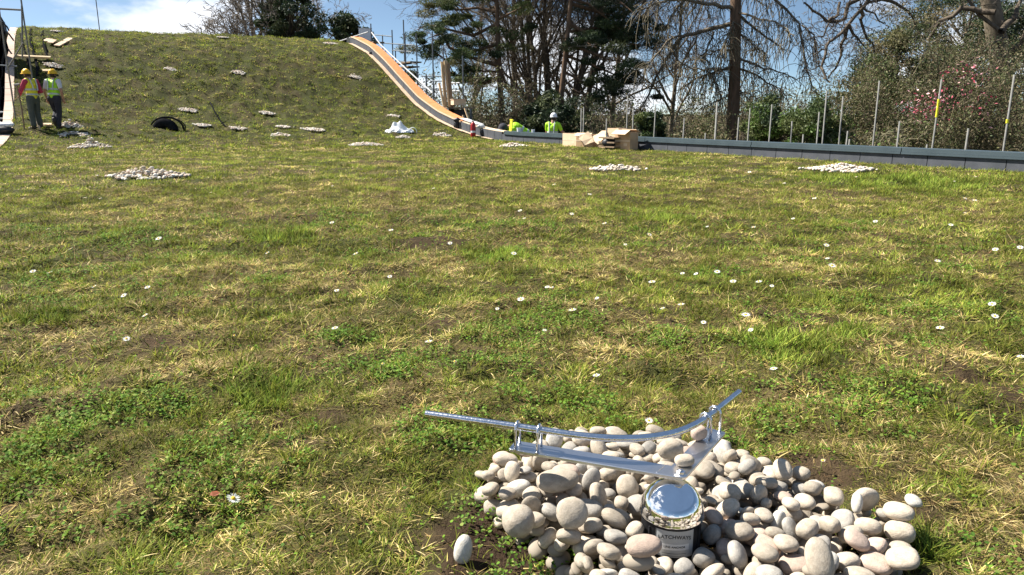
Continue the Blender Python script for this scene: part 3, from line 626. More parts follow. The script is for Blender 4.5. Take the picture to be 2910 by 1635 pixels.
for (x, y, w, h, rz, lab) in ((1478, 1125, .32, .25, .4, 'flat torn piece of pale cardboard leaning left of centre in the box row'), (1588, 1115, .34, .25, -.4, 'flat pale cardboard sheet leaning in the middle of the box row')):
    p = ats(*c3(x, y), .62); b = MB(); V = []; k = 10
    for i in range(k):
        a = 2 * math.pi * i / k; q = .5 * (1 + .22 * math.sin(i * 2.3 + x)); V.append((w * math.cos(a) * q * 1.1, .05 * math.sin(a), h * math.sin(a) * q * 1.2))
    V2 = [(a, b_ + .01, c) for a, b_, c in V]; b.add(V + V2, [tuple(range(k)), tuple(range(2 * k - 1, k - 1, -1))] + [(i, (i + 1) % k, k + (i + 1) % k, k + i) for i in range(k)])
    o = b.build('cardboard_piece', M_cardin); o.rotation_euler = (-.3, rz, -.5); o.location = p; tagit(o, lab, 'cardboard')
p = ats(*c3(1680, 1150), .6); root = empty('crate', (p[0], p[1], float(gz0(p[0], p[1])))); tagit(root, 'dark open crate with black bags between the cardboard boxes', 'crate')
ang = math.atan2(-D[1], -D[0])
b = MB()
for z in (.06, .16, .26): b.box((0, 0, z), (.55, .3, .03), ang)
b.build('slat', M_woodd, root); b = MB(); b.ball((.0, 0, .15), (.22, .12, .13), 14); b.V[-1] += rng.normal(0, .01, b.V[-1].shape); b.build('black_bag', M_net, root, True)
for x, y, r_, m, nm, lab in ((930, 1070, .07, M_white, 'bucket', 'small white tub on the parapet between the two workers beyond it'), (1045, 1062, .05, M_white, 'bucket', 'small white cup on the parapet left of the white helmeted worker')):
    p = ats(*c3(x, y + 10), -.15); p[2] = ptop(st(p[0], p[1])[1], .325); b = MB(); b.lathe([(0, 0), (r_ * .8, 0), (r_, r_ * 1.6), (r_ * .9, r_ * 1.6), (r_ * .7, .01), (0, .01)], 14); o = b.build(nm, m); o.location = p; tagit(o, lab, 'tub')
p = ats(*c3(622, 1055), .0); b = MB(); b.ball((0, 0, 0), (.13, .09, .07), 12); b.ball((.08, .02, -.07), (.06, .05, .1), 10); b.V[-1] += rng.normal(0, .006, b.V[-1].shape)
o = b.build('glove', M_foil, None, True); o.location = (p[0], p[1], ptop(st(p[0], p[1])[1], .33)); tagit(o, 'pale work glove lying over the parapet edge right of the red extinguisher', 'glove')
p = ats(*c3(545, 1010), -.2); b = MB(); Mx = Matrix.Rotation(math.atan2(D[1], D[0]), 3, 'Z') @ Matrix.Rotation(-.16, 3, 'Y'); b.box((0, 0, 0), (1.1, .28, .015), M=Mx); b.box((0, 0, .012), (1.1, .03, .012), M=Mx)
o = b.build('metal_sheet', M_foil); t_ = float(st(p[0], p[1])[1]); o.location = (p[0], p[1], ptop(t_, .35)); tagit(o, 'grey metal sheet lying on the parapet where the orange plywood ends', 'metal sheet')
p = ats(*c3(425, 985), .05); b = MB(); b.ball((0, 0, -.12), (.08, .07, .17), 12); b.ball((0, -.02, .03), (.12, .09, .07), 12); b.V[-1] += rng.normal(0, .008, b.V[-1].shape); o = b.build('tool_bag', M_net, None, True); o.location = p; tagit(o, 'black tool bag hanging over the parapet at the lower end of the orange plywood', 'tool bag')

# ------------------------------------------------------------------ anchor post with rail bracket
px_, py_ = POST; RD = .0635; RZ = .113
post = empty('anchor_post', (px_, py_, 0)); tagit(post, 'polished steel domed anchor post carrying a V shaped rail bracket among the pebbles', 'anchor post')
b = MB(); pr = [(RD - .001, RZ - .006), (RD + .0008, RZ - .005), (RD + .001, RZ - .003), (RD, RZ - .001)]
for a in np.linspace(.02, 1.45, 30): pr.append((RD * math.cos(a), RZ + .002 + RD * 1.02 * math.sin(a)))
pr.append((.0, RZ + .002 + RD * 1.02)); b.lathe(pr, 72); b.build('dome', M_dome, post, True)
b = MB(); b.lathe([(RD - .004, -.03), (RD - .004, RZ - .012), (RD - .001, RZ - .008), (RD - .001, RZ - .002), (RD - .01, RZ - .002)], 64); body = b.build('black_sleeve', M_blk, post, True)
b = MB()
for a in (-2.55, -.70): b = MB(); b.box((math.cos(a) * (RD - .003), math.sin(a) * (RD - .003), .05), (.004, .003, .095), a); b.build('sleeve_seam', M_blk, body)
aC = math.atan2(-py_, -px_) + math.radians(9)
RL = RD - .0032; lab_z0, lab_z1 = .044, RZ - .012
def cyl(a0, a1, z0, z1, r, k=24):
    V = [];
    for i in range(k + 1):
        a = a0 + (a1 - a0) * i / k; V += [(r * math.cos(a), r * math.sin(a), z0), (r * math.cos(a), r * math.sin(a), z1)]
    return V, [(2 * i, 2 * i + 2, 2 * i + 3, 2 * i + 1) for i in range(k)]
hw = math.radians(38)
b = MB(); b.add(*cyl(aC - hw, aC + hw, lab_z0, lab_z1, RL)); lbl = b.build('label_plate', M_tag, post); lbl['label'] = 'silver printed label on the front of the black sleeve'
b = MB(); b.add(*cyl(aC - hw * .62, aC + hw * .74, .060, .073, RL + .0004)); b.build('text_panel', M_foil, lbl)
b = MB()
for a0, a1, z0, z1 in ((-.99, -.95, lab_z0, lab_z1), (-.6, .6, .052, .0528), (-.6, .5, .047, .0477)): b.add(*cyl(aC + hw * a0, aC + hw * a1, z0, z1, RL + .0004))
b.build('ruled_line', M_ink, lbl)
def wraptext(txt, size, zc, arcup, r, name):
    cu = bpy.data.curves.new('t', 'FONT'); cu.body = txt; cu.size = size; cu.align_x = 'CENTER'; cu.align_y = 'CENTER'; cu.extrude = 0; cu.offset = size * .022; cu.space_character = 1.06
    to = bpy.data.objects.new('t', cu); S.collection.objects.link(to); dg = bpy.context.evaluated_depsgraph_get(); m = bpy.data.meshes.new_from_object(to.evaluated_get(dg))
    bpy.data.objects.remove(to)
    for v in m.vertices:
        a = aC + v.co.x / r; z = zc + v.co.y - arcup * v.co.x ** 2; v.co = (r * math.cos(a), r * math.sin(a), z)
    m.materials.clear(); m.materials.append(M_ink); o = bpy.data.objects.new(name, m); S.collection.objects.link(o); o.parent = lbl
wraptext('LATCHWAYS', .0108, .0885, 4.0, RL + .0005, 'lettering')
wraptext('LINE ANCHOR', .0062, .0666, 0, RL + .0009, 'lettering')
# bracket
ZP = .19; c5 = lambda x, y: (1150 + x / 2.453, 1080 + y / 2.453)
def pp(x, y, z=ZP): q = atz(*c5(x, y), z); return np.array([q[0] - px_, q[1] - py_, z])
A = pp(722, 490)[:2]; apex = pp(1950, 695)[:2]; B2 = pp(2240, 372)[:2]
dl = (apex - A) / np.linalg.norm(apex - A); nl = np.array([-dl[1], dl[0]]); wl = .046
dr = (B2 - apex) / np.linalg.norm(B2 - apex); nr2 = np.array([-dr[1], dr[0]]); wr = .042
T1 = A + nl * wl - dl * 0; T2 = B2 + nr2 * wr
M2 = np.array([dl, -dr]).T; q = np.linalg.solve(M2, T2 - T1); inner = T1 + dl * q[0]
out2 = [A + nl * .004, A + dl * .004, apex - dl * .020, apex - dl * .004 + nl * .002, apex + dr * .012, B2 - dr * .004, B2 + nr2 * .004, T2 - nr2 * .004, T2 - dr * .004, inner, T1 + dl * .004, T1 - nl * .004]
bm_ = MB(); n = len(out2)
V = [(p[0], p[1], ZP - .0042) for p in out2] + [(p[0], p[1], ZP + .003) for p in out2]
bm_.add(V, [tuple(range(n))[::-1], tuple(range(n, 2 * n))] + [(i, (i + 1) % n, n + (i + 1) % n, n + i) for i in range(n)])
plate = bm_.build('bracket_plate', M_steel, post); md = plate.modifiers.new('b', 'BEVEL'); md.width = .0012; md.segments = 2
b = MB(); w0, w1 = pp(1755, 655)[:2], pp(1815, 605)[:2]; b.tube([(*w0, ZP + .0032), (*((w0 + w1) / 2), ZP + .0034), (*w1, ZP + .0032)], .0012, 6); b.build('weld_seam', M_steel, plate)
bp = pp(1925, 640, ZP + .01); b = MB(); b.lathe([(0, .003), (.013, .003), (.013, .005), (0, .005)], 24, (bp[0], bp[1], ZP)); b.build('washer', M_steel, plate, True)
b = MB(); b.lathe([(.0085, .005), (.0085, .0115), (.0075, .0125), (.004, .0125), (.004, .015), (0, .0155)], 6, (bp[0], bp[1], ZP)); b.build('nut', M_tube, plate)
ZR = ZP + .052
RPx = [(150, 235), (460, 279), (770, 322), (920, 344), (1060, 365), (1180, 384), (1300, 398), (1425, 407), (1550, 410), (1675, 405), (1800, 388), (1900, 366), (1980, 335), (2060, 292), (2120, 252), (2180, 206), (2240, 156), (2330, 85)]
P = np.array([pp(x, y, ZR) for x, y in RPx]); cum = np.concatenate([[0], np.cumsum(np.linalg.norm(np.diff(P, axis=0), axis=1))])
tq = np.linspace(0, cum[-1], 90); P2 = np.stack([np.interp(tq, cum, P[:, i]) for i in range(3)], 1)
for _ in range(14): P2[1:-1] = (P2[:-2] + P2[1:-1] * 2 + P2[2:]) / 4
b = MB(); b.tube(P2, .0076, 20, cap=False)
for e_, d_ in ((P2[0], P2[0] - P2[1]), (P2[-1], P2[-1] - P2[-2])):
    d_ = d_ / np.linalg.norm(d_); b.tube([e_ - d_ * .02, e_ + d_ * .0003], .0055, 16)
rail = b.build('rail', M_tube, post, True)
def ubolt(c, d, half, zt):
    n_ = np.array([-d[1], d[0]]); pts = [(*(c + n_ * half), ZP + .001)]
    pts += [(*(c + n_ * half), zt - .012)]
    for a in np.linspace(.25, math.pi - .25, 9): pts.append((*(c + n_ * half * math.cos(a)), zt - .008 + .0195 * math.sin(a)))
    pts += [(*(c - n_ * half), zt - .012), (*(c - n_ * half), ZP + .001)]
    b = MB(); b.tube(pts, .0029, 8); o = b.build('u_bolt', M_tube, post, True)
    for sgn in (1, -1): b = MB(); b.lathe([(.0045, .003), (.0045, .006), (0, .006)], 6, (*(c + n_ * half * sgn), ZP)); b.build('nut', M_tube, o)
for (x, y) in ((790, 326), (935, 347), (2105, 262), (2165, 217)):
    c = pp(x, y, ZR)[:2]; i = int(np.argmin(np.linalg.norm(P2[:, :2] - c, axis=1))); d = P2[min(i + 2, 89), :2] - P2[max(i - 2, 0), :2]; ubolt(P2[i, :2], d / np.linalg.norm(d), .0145, ZR)

# ------------------------------------------------------------------ pebbles
import bmesh
def ico(k):
    bm = bmesh.new(); bmesh.ops.create_icosphere(bm, subdivisions=k, radius=1); V = np.array([v.co[:] for v in bm.verts]); Fc = np.array([[q.index for q in f.verts] for f in bm.faces]); bm.free(); return V, Fc
IV, IF = ico(4)
shapes = []
for i in range(14):
    r_ = np.random.default_rng(100 + i); V = IV.copy(); p_ = r_.uniform(2.0, 2.7); V = V / (np.abs(V) ** p_).sum(1)[:, None] ** (1 / p_)
    for _ in range(5):
        d = r_.normal(0, 1, 3); d /= np.linalg.norm(d); V *= (1 + r_.uniform(-.09, .11) * np.clip(V @ d, -.3, 1)[:, None] ** 1)
    V[:, 0] += .10 * r_.uniform(-1, 1) * V[:, 1] ** 2; V *= (1 + .12 * r_.uniform(-1, 1) * V[:, :1]); V /= np.abs(V).max(0)
    m = bpy.data.meshes.new('pebble'); m.from_pydata(V.tolist(), [], IF.tolist()); m.polygons.foreach_set('use_smooth', np.ones(len(IF), bool)); shapes.append((m, V))
mcache = {}
def pmesh(i, c):
    if (i, c) not in mcache: m = shapes[i][0].copy(); m.materials.append(M_pebs[c]); mcache[(i, c)] = m
    return mcache[(i, c)]
poly = np.array([(-.07, 1.69), (-.06, 1.57), (.0, 1.47), (.03, 1.40), (.10, 1.34), (.14, 1.24), (.17, 1.12), (.24, .98), (.42, .94), (.62, .98), (.72, 1.12), (.77, 1.28), (.82, 1.38), (.81, 1.47), (.75, 1.56), (.67, 1.64), (.60, 1.72), (.50, 1.80), (.40, 1.88), (.25, 1.87), (.05, 1.80)])
def inpoly(x, y):
    r = False; j = len(poly) - 1
    for i in range(len(poly)):
        if (poly[i, 1] > y) != (poly[j, 1] > y) and x < (poly[j, 0] - poly[i, 0]) * (y - poly[i, 1]) / (poly[j, 1] - poly[i, 1]) + poly[i, 0]: r = not r
        j = i
    return r
G = .004; gx0, gy0, gw, gh = -.2, .8, 300, 310
gxx, gyy = np.meshgrid(gx0 + np.arange(gw) * G, gy0 + np.arange(gh) * G, indexing='ij')
H = gz(gxx, gyy); OWN = np.full(H.shape, -1); blocked = np.hypot(gxx - px_, gyy - py_) < RD + .001
pr_ = random.Random(5); peb = []
def foot(ax, Rm):
    A = Rm @ np.diag(1 / np.array(ax) ** 2) @ Rm.T; m = int(max(ax) / G) + 1; g_ = np.arange(-m, m + 1) * G; dx, dy = np.meshgrid(g_, g_, indexing='ij')
    a = A[2, 2]; bq = A[0, 2] * dx + A[1, 2] * dy; c = A[0, 0] * dx ** 2 + 2 * A[0, 1] * dx * dy + A[1, 1] * dy ** 2 - 1; disc = bq * bq - a * c; ok = disc > 0
    sq = np.sqrt(np.where(ok, disc, 0)); return m, ok, (-bq - sq) / a, (-bq + sq) / a
def try_(ix, iy, ft):
    m, ok, lo_, hi_ = ft
    if ix - m < 0 or iy - m < 0 or ix + m + 1 > gw or iy + m + 1 > gh: return None
    sl_ = (slice(ix - m, ix + m + 1), slice(iy - m, iy + m + 1))
    if (blocked[sl_] & ok).any(): return None
    return (H[sl_] - lo_)[ok].max()
def place(ix, iy, z, ft, ax, Rm, shp, colr, lab=None):
    m, ok, lo_, hi_ = ft; sl_ = (slice(ix - m, ix + m + 1), slice(iy - m, iy + m + 1)); h = H[sl_]; up = ok & (hi_ + z > h)
    h[up] = (hi_ + z)[up]; OWN[sl_][up] = len(peb)
    peb.append([gx0 + ix * G, gy0 + iy * G, z - .0015, ax, Rm, shp, colr, lab])
def rot(yaw, tilt, az): return np.array(Matrix.Rotation(az, 3, 'Z') @ Matrix.Rotation(tilt, 3, 'X') @ Matrix.Rotation(yaw, 3, 'Z'))
NP = 820
for i in range(NP):
    a = pr_.choice([.016, .019, .022, .025, .028, .031]) * pr_.uniform(.88, 1.12); 
    if i < 12: a = .037
    ax = (a, a * pr_.uniform(.66, .95), a * pr_.uniform(.38, .66)); tl = pr_.gauss(0, .35) if pr_.random() < .8 else pr_.uniform(.7, 1.5); Rm = rot(pr_.uniform(0, 6.28), tl, pr_.uniform(0, 6.28)); ft = foot(ax, Rm); best = None
    for c_ in range(22):
        x, y = pr_.uniform(-.08, .87), pr_.uniform(.93, 1.89)
        if not inpoly(x, y): continue
        ix, iy = int((x - gx0) / G), int((y - gy0) / G); z = try_(ix, iy, ft)
        if z is None: continue
        if abs(x - px_ - .012) < .085 and y < py_ and z + ft[3][ft[1]].max() > (.070 if y > 1.22 else .076): continue
        sc2 = z + .20 * math.hypot((x - .34) * .85, y - 1.47) + pr_.uniform(0, .006)
        if z > .088: continue
        if best is None or sc2 < best[0]: best = (sc2, ix, iy, z)
    if best: place(best[1], best[2], best[3], ft, ax, Rm, pr_.randrange(14), pr_.choices(['cream', 'beige', 'pinkish', 'grey', 'white'], [34, 33, 9, 17, 7])[0])
# a few stones one can point at
def special(x, y, ax, Rm, col, lab, z=None):
    ft = foot(ax, Rm); ix, iy = int((x - gx0) / G), int((y - gy0) / G)
    zz = z if z is not None else try_(ix, iy, ft)
    if z is None and zz is not None: place(ix, iy, zz, ft, ax, Rm, 3, col, lab)
    else: peb.append([x, y, zz, ax, Rm, 5, col, lab])
special(.012, 1.345, (.034, .033, .031), rot(.3, .2, 0), 'beige', 'large round ball shaped pebble on the front left side of the heap')
special(-.098, 1.352, (.030, .019, .016), rot(1.2, 1.1, .4), 'white', 'lone white pebble lying in the grass left of the heap')
special(.245, 1.225, (.034, .022, .016), rot(.3, .5, -.4), 'pinkish', 'pink pebble leaning at the front left of the labelled post')
special(.10, 1.49, (.050, .032, .021), rot(.1, .12, .2), 'cream', 'long flat cream pebble under the left arm of the bracket')
special(.12, 1.335, (.033, .031, .017), rot(.1, .9, .2), 'cream', 'broad cream pebble standing upright left of the black sleeve')
special(.56, 1.20, (.040, .026, .018), rot(1.4, .7, .1), 'beige', 'tall oval pebble standing on end right of the labelled post')
special(.85, 1.42, (.02, .016, .01), rot(1.4, .1, .1), 'white', 'outermost white pebble at the right edge of the heap')
q = pp(1940, 612)[:2] + POST; special(q[0] + .002, q[1] + .006, (.0215, .0155, .0115), rot(.1, .05, 0), 'cream', 'cream pebble lying on the bracket plate beside the nut', ZP + .003 + .0105)
q = pp(2045, 430)[:2] + POST; special(q[0], q[1] + .004, (.0195, .015, .0165), rot(.4, .1, 0), 'pinkish', 'pink pebble sitting on the right arm of the bracket', ZP + .003 + .0155)
q = pp(1865, 520)[:2] + POST; special(q[0], q[1] + .03, (.030, .021, .021), rot(.3, .1, 0), 'beige', 'beige pebble resting against the inner edge of the right bracket arm', ZP - .002)
for dx in (-.088, -.052, -.016, .022, .058, .092, -.07, -.034, .004, .04, .075):
    for dd in (.022, .050):
        x = px_ + dx + (.018 if dd > .03 else 0); y = py_ - math.sqrt(max((RD + dd) ** 2 - dx * dx, 0)) if abs(dx) < RD + dd else py_; a = pr_.uniform(.021, .027); ax = (a, a * .78, a * .6); Rm = rot(pr_.uniform(0, 6), pr_.gauss(0, .3), pr_.uniform(0, 6)); ft = foot(ax, Rm)
        for k_ in range(8):
            z = try_(int((x - gx0) / G), int((y - gy0) / G), ft)
            if z is not None: break
            y -= .005
        if z is not None and z + a * .6 < .084: place(int((x - gx0) / G), int((y - gy0) / G), z, ft, ax, Rm, pr_.randrange(14), pr_.choice(['cream', 'beige', 'grey', 'pinkish']))
cnt = np.bincount(OWN[OWN >= 0], minlength=len(peb)).astype(float)
for i, p in enumerate(peb):
    if p[7]: cnt[i] = 1e9
    elif proj_v(p) > 1680: cnt[i] *= .05
order = np.argsort([-cnt[i] / (p[0] ** 2 + p[1] ** 2) for i, p in enumerate(peb)])
def region(x, y):
    dx, dy = x - px_, y - py_
    lr = 'left' if dx < -.05 else 'right' if dx > .09 else ''
    far = math.hypot(dx, dy) > .30; fb = 'behind' if dy > .12 else 'in front of' if dy < -.07 else ''
    if lr and fb: s_ = ('back ' if fb == 'behind' else 'front ') + lr + ' of the steel post'
    elif lr: s_ = 'directly ' + lr + ' of the steel post'
    elif fb: s_ = 'directly ' + fb + ' the steel post'
    else: s_ = 'touching the steel post'
    return ('at the heap edge, ' if far else 'inside the heap, ') + s_
for kk, i in enumerate(order[:300]):
    x, y, z, ax, Rm, sh, co, lab = peb[i]; o = bpy.data.objects.new('pebble', pmesh(sh, co)); S.collection.objects.link(o)
    o.matrix_world = Matrix.Translation((x, y, z)) @ Matrix(Rm.tolist()).to_4x4() @ Matrix.Diagonal((*ax, 1))
    if not lab:
        big = 'large ' if ax[0] > .035 else 'small ' if ax[0] < .0235 else ''; sh_ = 'flat ' if ax[2] / ax[0] < .5 else 'plump ' if ax[2] / ax[0] > .64 else 'oval '
        lab = (big + sh_ + co + ' pebble ' + region(x, y)).strip()
    tagit(o, lab, 'pebble', 'pebbles heaped around the steel post')
V, Fc, off, sub = [], [], 0, ico(3)
for i in order[300:]:
    x, y, z, ax, Rm, sh, co, lab = peb[i]; v = (sub[0] * ax) @ Rm.T + (x, y, z); V.append(v); Fc.append(sub[1] + off); off += len(v)
if V: o = mesh('pebbles', np.concatenate(V), Fc, M_pebs['beige'], smooth=True); tagit(o, 'remaining half buried pebbles low in the heap around the steel post', 'pebbles', None, 'stuff')

# ------------------------------------------------------------------ pebble patches over the lawn
PP = [(370, 448, 92, 'wide ragged pebble patch at the left of the lawn nearest the camera', 1), (1550, 429, 62, 'pebble patch in mid lawn below the cardboard boxes', 0), (2112, 430, 78, 'large oval pebble patch at the right in front of the parapet', 0),
      (228, 371, 42, 'pebble patch with a raised white hump below the two workers', 1), (1890, 387, 34, 'thin pale pebble patch close to the parapet right of the boxes', 0), (920, 367, 42, 'thin pebble patch in the lawn below the white plastic bag', 0), (1290, 370, 36, 'pebble patch in front of the parapet left of the boxes', 0),
      (1015, 348, 18, 'small pebble patch just below the white plastic bag', 0), (1112, 343, 26, 'pebble patch at the foot of the curving boards left of the extinguisher', 0), (990, 297, 17, 'small pebble patch on the slope above the white plastic bag', 0),
      (187, 342, 36, 'pebble patch just below the worker in the green vest', 0), (178, 324, 30, 'pebble patch at the feet of the worker in the green vest', 1), (475, 283, 24, 'oval pebble patch on the slope above the hose coil', 0), (430, 180, 15, 'pale pebble patch halfway up the slope above the hose coil', 0),
      (602, 188, 17, 'pebble patch halfway up the middle of the slope', 0), (895, 199, 17, 'pebble patch halfway up the slope beside the wave edge', 0), (400, 90, 16, 'thin pebble patch just below the ridge at the left', 0), (560, 99, 15, 'thin pebble patch just below the ridge under the bare tree', 0), (832, 114, 19, 'pebble patch just below the ridge beside the top of the wave', 0),
      (508, 321, 24, 'pebble patch right of the hose coil', 0), (597, 329, 25, 'pebble patch at the end of the loose black cable', 0), (672, 290, 22, 'pebble patch low on the slope in the middle of the hill', 0), (714, 325, 20, 'short pebble patch at the foot of the hill in the middle', 0), (706, 343, 27, 'longer thin pebble patch just below the foot of the hill in the middle', 0), (790, 332, 34, 'wide pebble patch at the foot of the hill left of the plastic bag', 0),
      (135, 170, 20, 'white pebble patch beside the rightmost black pipe on the slope', 0), (143, 84, 12, 'small pebble patch at the top left of the slope', 0)]
s1 = ico(2); s0 = ico(1)
for (u, v, hw_, lab, hump) in PP:
    p = hit(u * K, v * K); dist = np.hypot(p[0], p[1]); hw_ = hw_ * (.85 if v < 345 else .95); rx = hw_ * K * dist / F; hillp = p[2] > .3; ry = rx * (.5 if hillp else .8); n = int(260 * (rx / .5) ** 1.4); n = max(90, min(n, 380)); bs = s1 if dist < 13 else s0
    V, Fc, Cc, off = [], [], [], 0
    for i in range(n):
        a = rng.uniform(0, 6.28); q = math.sqrt(rng.uniform(0, 1)) * (1 + .12 * math.sin(3 * a + u)); x = p[0] + rx * q * math.cos(a); y = p[1] + ry * q * math.sin(a)
        if rng.uniform() < .10: x += rng.normal(0, .07); y += rng.normal(0, .07)
        z = float(gz0(x, y)) + .022 + max(0, 1 - q) * (.15 if hump else .03 if hillp else .09) * rng.uniform(.3, 1) + (.10 * math.exp(-(q / .18) ** 2) if hump == 1 and u < 230 else 0) + (.045 if hillp else 0)
        ax = np.array([1, rng.uniform(.65, .95), rng.uniform(.45, .7)]) * rng.uniform(.020, .036) * (1 if dist < 13 else 1.25)
        Rm = rot(rng.uniform(0, 6.28), rng.normal(0, .35), rng.uniform(0, 6.28)); w_ = (bs[0] * ax) @ Rm.T + (x, y, z) - p; V.append(w_); Fc.append(bs[1] + off); off += len(w_)
        Cc.append(np.tile(np.array([(.60, .52, .41), (.52, .44, .34), (.56, .43, .35), (.44, .41, .37), (.72, .68, .61)][rng.integers(0, 5)]) * rng.uniform(.85, 1.12), (len(w_), 1)))
    o = mesh('pebble_patch', np.concatenate(V), Fc, M_pebfar, smooth=True, col=np.concatenate(Cc), loc=p); tagit(o, lab, 'pebble patch', 'pebble patches set out over the lawn')
    PILE.append((p[:2], rx * .85, 0))

# ------------------------------------------------------------------ daisies
def daisy_mesh(rp, np_, seed, half=False):
    r_ = random.Random(seed); b = MB()
    for i in range(np_):
        a = 2 * math.pi * i / np_ + r_.uniform(-.08, .08); c_, s_ = math.cos(a), math.sin(a); L = rp * r_.uniform(.88, 1.05); w = rp * 3.0 / np_; dr = r_.uniform(.02, .22) * rp
        pts = [(rp * .25, -w * .35, .0), (rp * .25, w * .35, .0), (L * .75, w * .62, dr * .7), (L, w * .2, dr), (L, -w * .2, dr), (L * .75, -w * .62, dr * .7)]
        b.add([(x * c_ - y * s_, x * s_ + y * c_, z) for x, y, z in pts], [(0, 1, 2, 3, 4, 5)])
    return b
DZ = [(585, 1238, 1.15, 'biggest daisy with a yellow centre, alone at the lower left of the lawn'), (1078, 850, 1.1, 'bright white daisy in the middle of the lawn above the left end of the rail'), (843, 833, 1, 'white daisy beside a clump of leaves left of the middle of the lawn'), (1500, 927, .95, 'white daisy lying low above the middle of the bent rail'),
      (1945, 928, .95, 'white daisy above the right end of the bent rail'), (1631, 1056, .8, 'small white daisy just behind the bent rail'), (2067, 1152, .8, 'pale daisy head in the grass right of the bracket'), (400, 603, 1.2, 'upright white daisy at the left in the upper lawn'), (2091, 668, 1.1, 'bright daisy at the right above the long soil gash'), (590, 845, .8, 'closed pale daisy left of the leafy daisy'),
      (1143, 908, .9, 'narrow daisy seen side on above the left part of the rail'), (962, 917, .8, 'half hidden daisy left of the narrow one'), (1440, 776, 1, 'pair marking daisy in the bright clover in the middle of the lawn'), (82, 675, .9, ''), (125, 680, .8, ''), (835, 568, 1, ''), (895, 636, .9, ''), (672, 622, .8, ''), (370, 716, .8, ''), (980, 697, .7, ''),
      (1713, 763, .9, ''), (1666, 772, .6, ''), (1803, 686, .9, ''), (1716, 684, .7, ''), (1750, 688, .7, ''), (1638, 706, 1, ''), (1842, 708, .9, ''), (1873, 799, 1, ''), (1886, 838, .8, ''), (2078, 610, 1, ''), (2080, 643, .7, ''), (2047, 500, 1.2, ''), (2356, 661, .9, ''), (2501, 629, 1, ''), (2563, 627, 1, ''), (2501, 790, .8, ''), (2567, 885, 1, ''),
      (1482, 491, 1.2, ''), (1520, 561, 1, ''), (1632, 585, 1, ''), (1437, 536, 1, ''), (1308, 527, 1.1, ''), (1098, 438, 1.2, ''), (1393, 464, 1.2, ''), (1884, 435, 1.3, ''), (1972, 455, 1, ''), (2450, 505, 1.2, ''), (2426, 497, 1.1, ''), (215, 500, 1.1, ''), (530, 483, 1, ''), (2390, 563, 1, ''), (1090, 470, 1, ''), (60, 500, 1, ''), (2200, 560, 1, ''), (1318, 560, .7, ''), (1500, 750, .6, ''), (1250, 770, .5, '')]
dr_ = random.Random(77)
for _ in range(34):
    v_ = 440 + 420 * dr_.random() ** 1.6; DZ.append((dr_.uniform(20, 2560), v_, dr_.uniform(.6, 1.0), ''))
pb_ = daisy_mesh(.012, 19, 1); pet_m = None; far_m = None
def where(u, v):
    h = 'left' if u < 860 else 'middle' if u < 1700 else 'right'
    d = 'far lawn near the parapet' if v < 520 else 'upper middle of the lawn' if v < 700 else 'open lawn behind the steel post'
    return ('on the %s side of the ' % h if h != 'middle' else 'in the centre of the ') + d
for i, (u, v, sc3, lab) in enumerate(DZ):
    p = hit(u * K, v * K); near = v > 820; hgt = .036 if near else .05; P0 = atz(u * K, v * K, float(p[2]) + hgt)
    P0[2] = float(gz(P0[0], P0[1])); root = empty('daisy', P0, random.uniform(0, 6)); sc4 = sc3 * (1.2 if near else 1.6)
    tagit(root, lab or 'tiny daisy ' + where(u, v), 'daisy', 'daisies scattered in the lawn')
    tip = (.45, -.25) if i != 0 else (.9, .5); root.rotation_euler = (0, 0, random.uniform(-.4, .4))
    head = (0, -.004, hgt)
    if pet_m is None:
        fo = pb_.build('petals', M_petal, root); pet_m = fo.data
        bb = MB(); bb.lathe([(0, .003), (.0025, .0026), (.0038, .0012), (.004, -.0004), (0, -.001)][::-1], 14); fc = bb.build('flower_centre', M_yolk, root, True); yolk_m = fc.data
        bb = MB(); bb.tube([(0, 0, -.005), (.002, .001, .014), (0, 0, .03)], .0009, 6); sm = bb.build('stem', M_stem, root, True); stem_m = sm.data
    else:
        fo = bpy.data.objects.new('petals', pet_m); fc = bpy.data.objects.new('flower_centre', yolk_m); sm = bpy.data.objects.new('stem', stem_m)
        for q_ in (fo, fc, sm): S.collection.objects.link(q_); q_.parent = root
    ry_ = random.uniform(.05, .5) if i else .45; rz_ = random.uniform(-1, 1) if i else .45
    for q_ in (fo, fc): q_.location = head; q_.rotation_euler = (ry_, -.15 if i else .25, rz_); q_.scale = (sc4,) * 3
    if near and i in (6, 9, 10, 11): fo.scale = (sc4 * .5, sc4 * .5, sc4 * 1.0); 
# fallen reddish leaf
p = atz(540 * K, 1248 * K, .02); b = MB(); b.add([(0, 0, 0), (.008, -.006, .002), (.018, -.004, .005), (.024, .004, .004), (.014, .010, .001), (.004, .007, .003)], [(0, 1, 2, 3, 4, 5)])
o = b.build('dead_leaf', mat('russet_leaf', (.32, .09, .03), .7, c2=(.22, .06, .02), sc=90)); o.location = p - np.array([.012, 0, -.004]); o.rotation_euler = (.5, .2, .3); tagit(o, 'small russet dead leaf lying beside the biggest daisy', 'leaf')

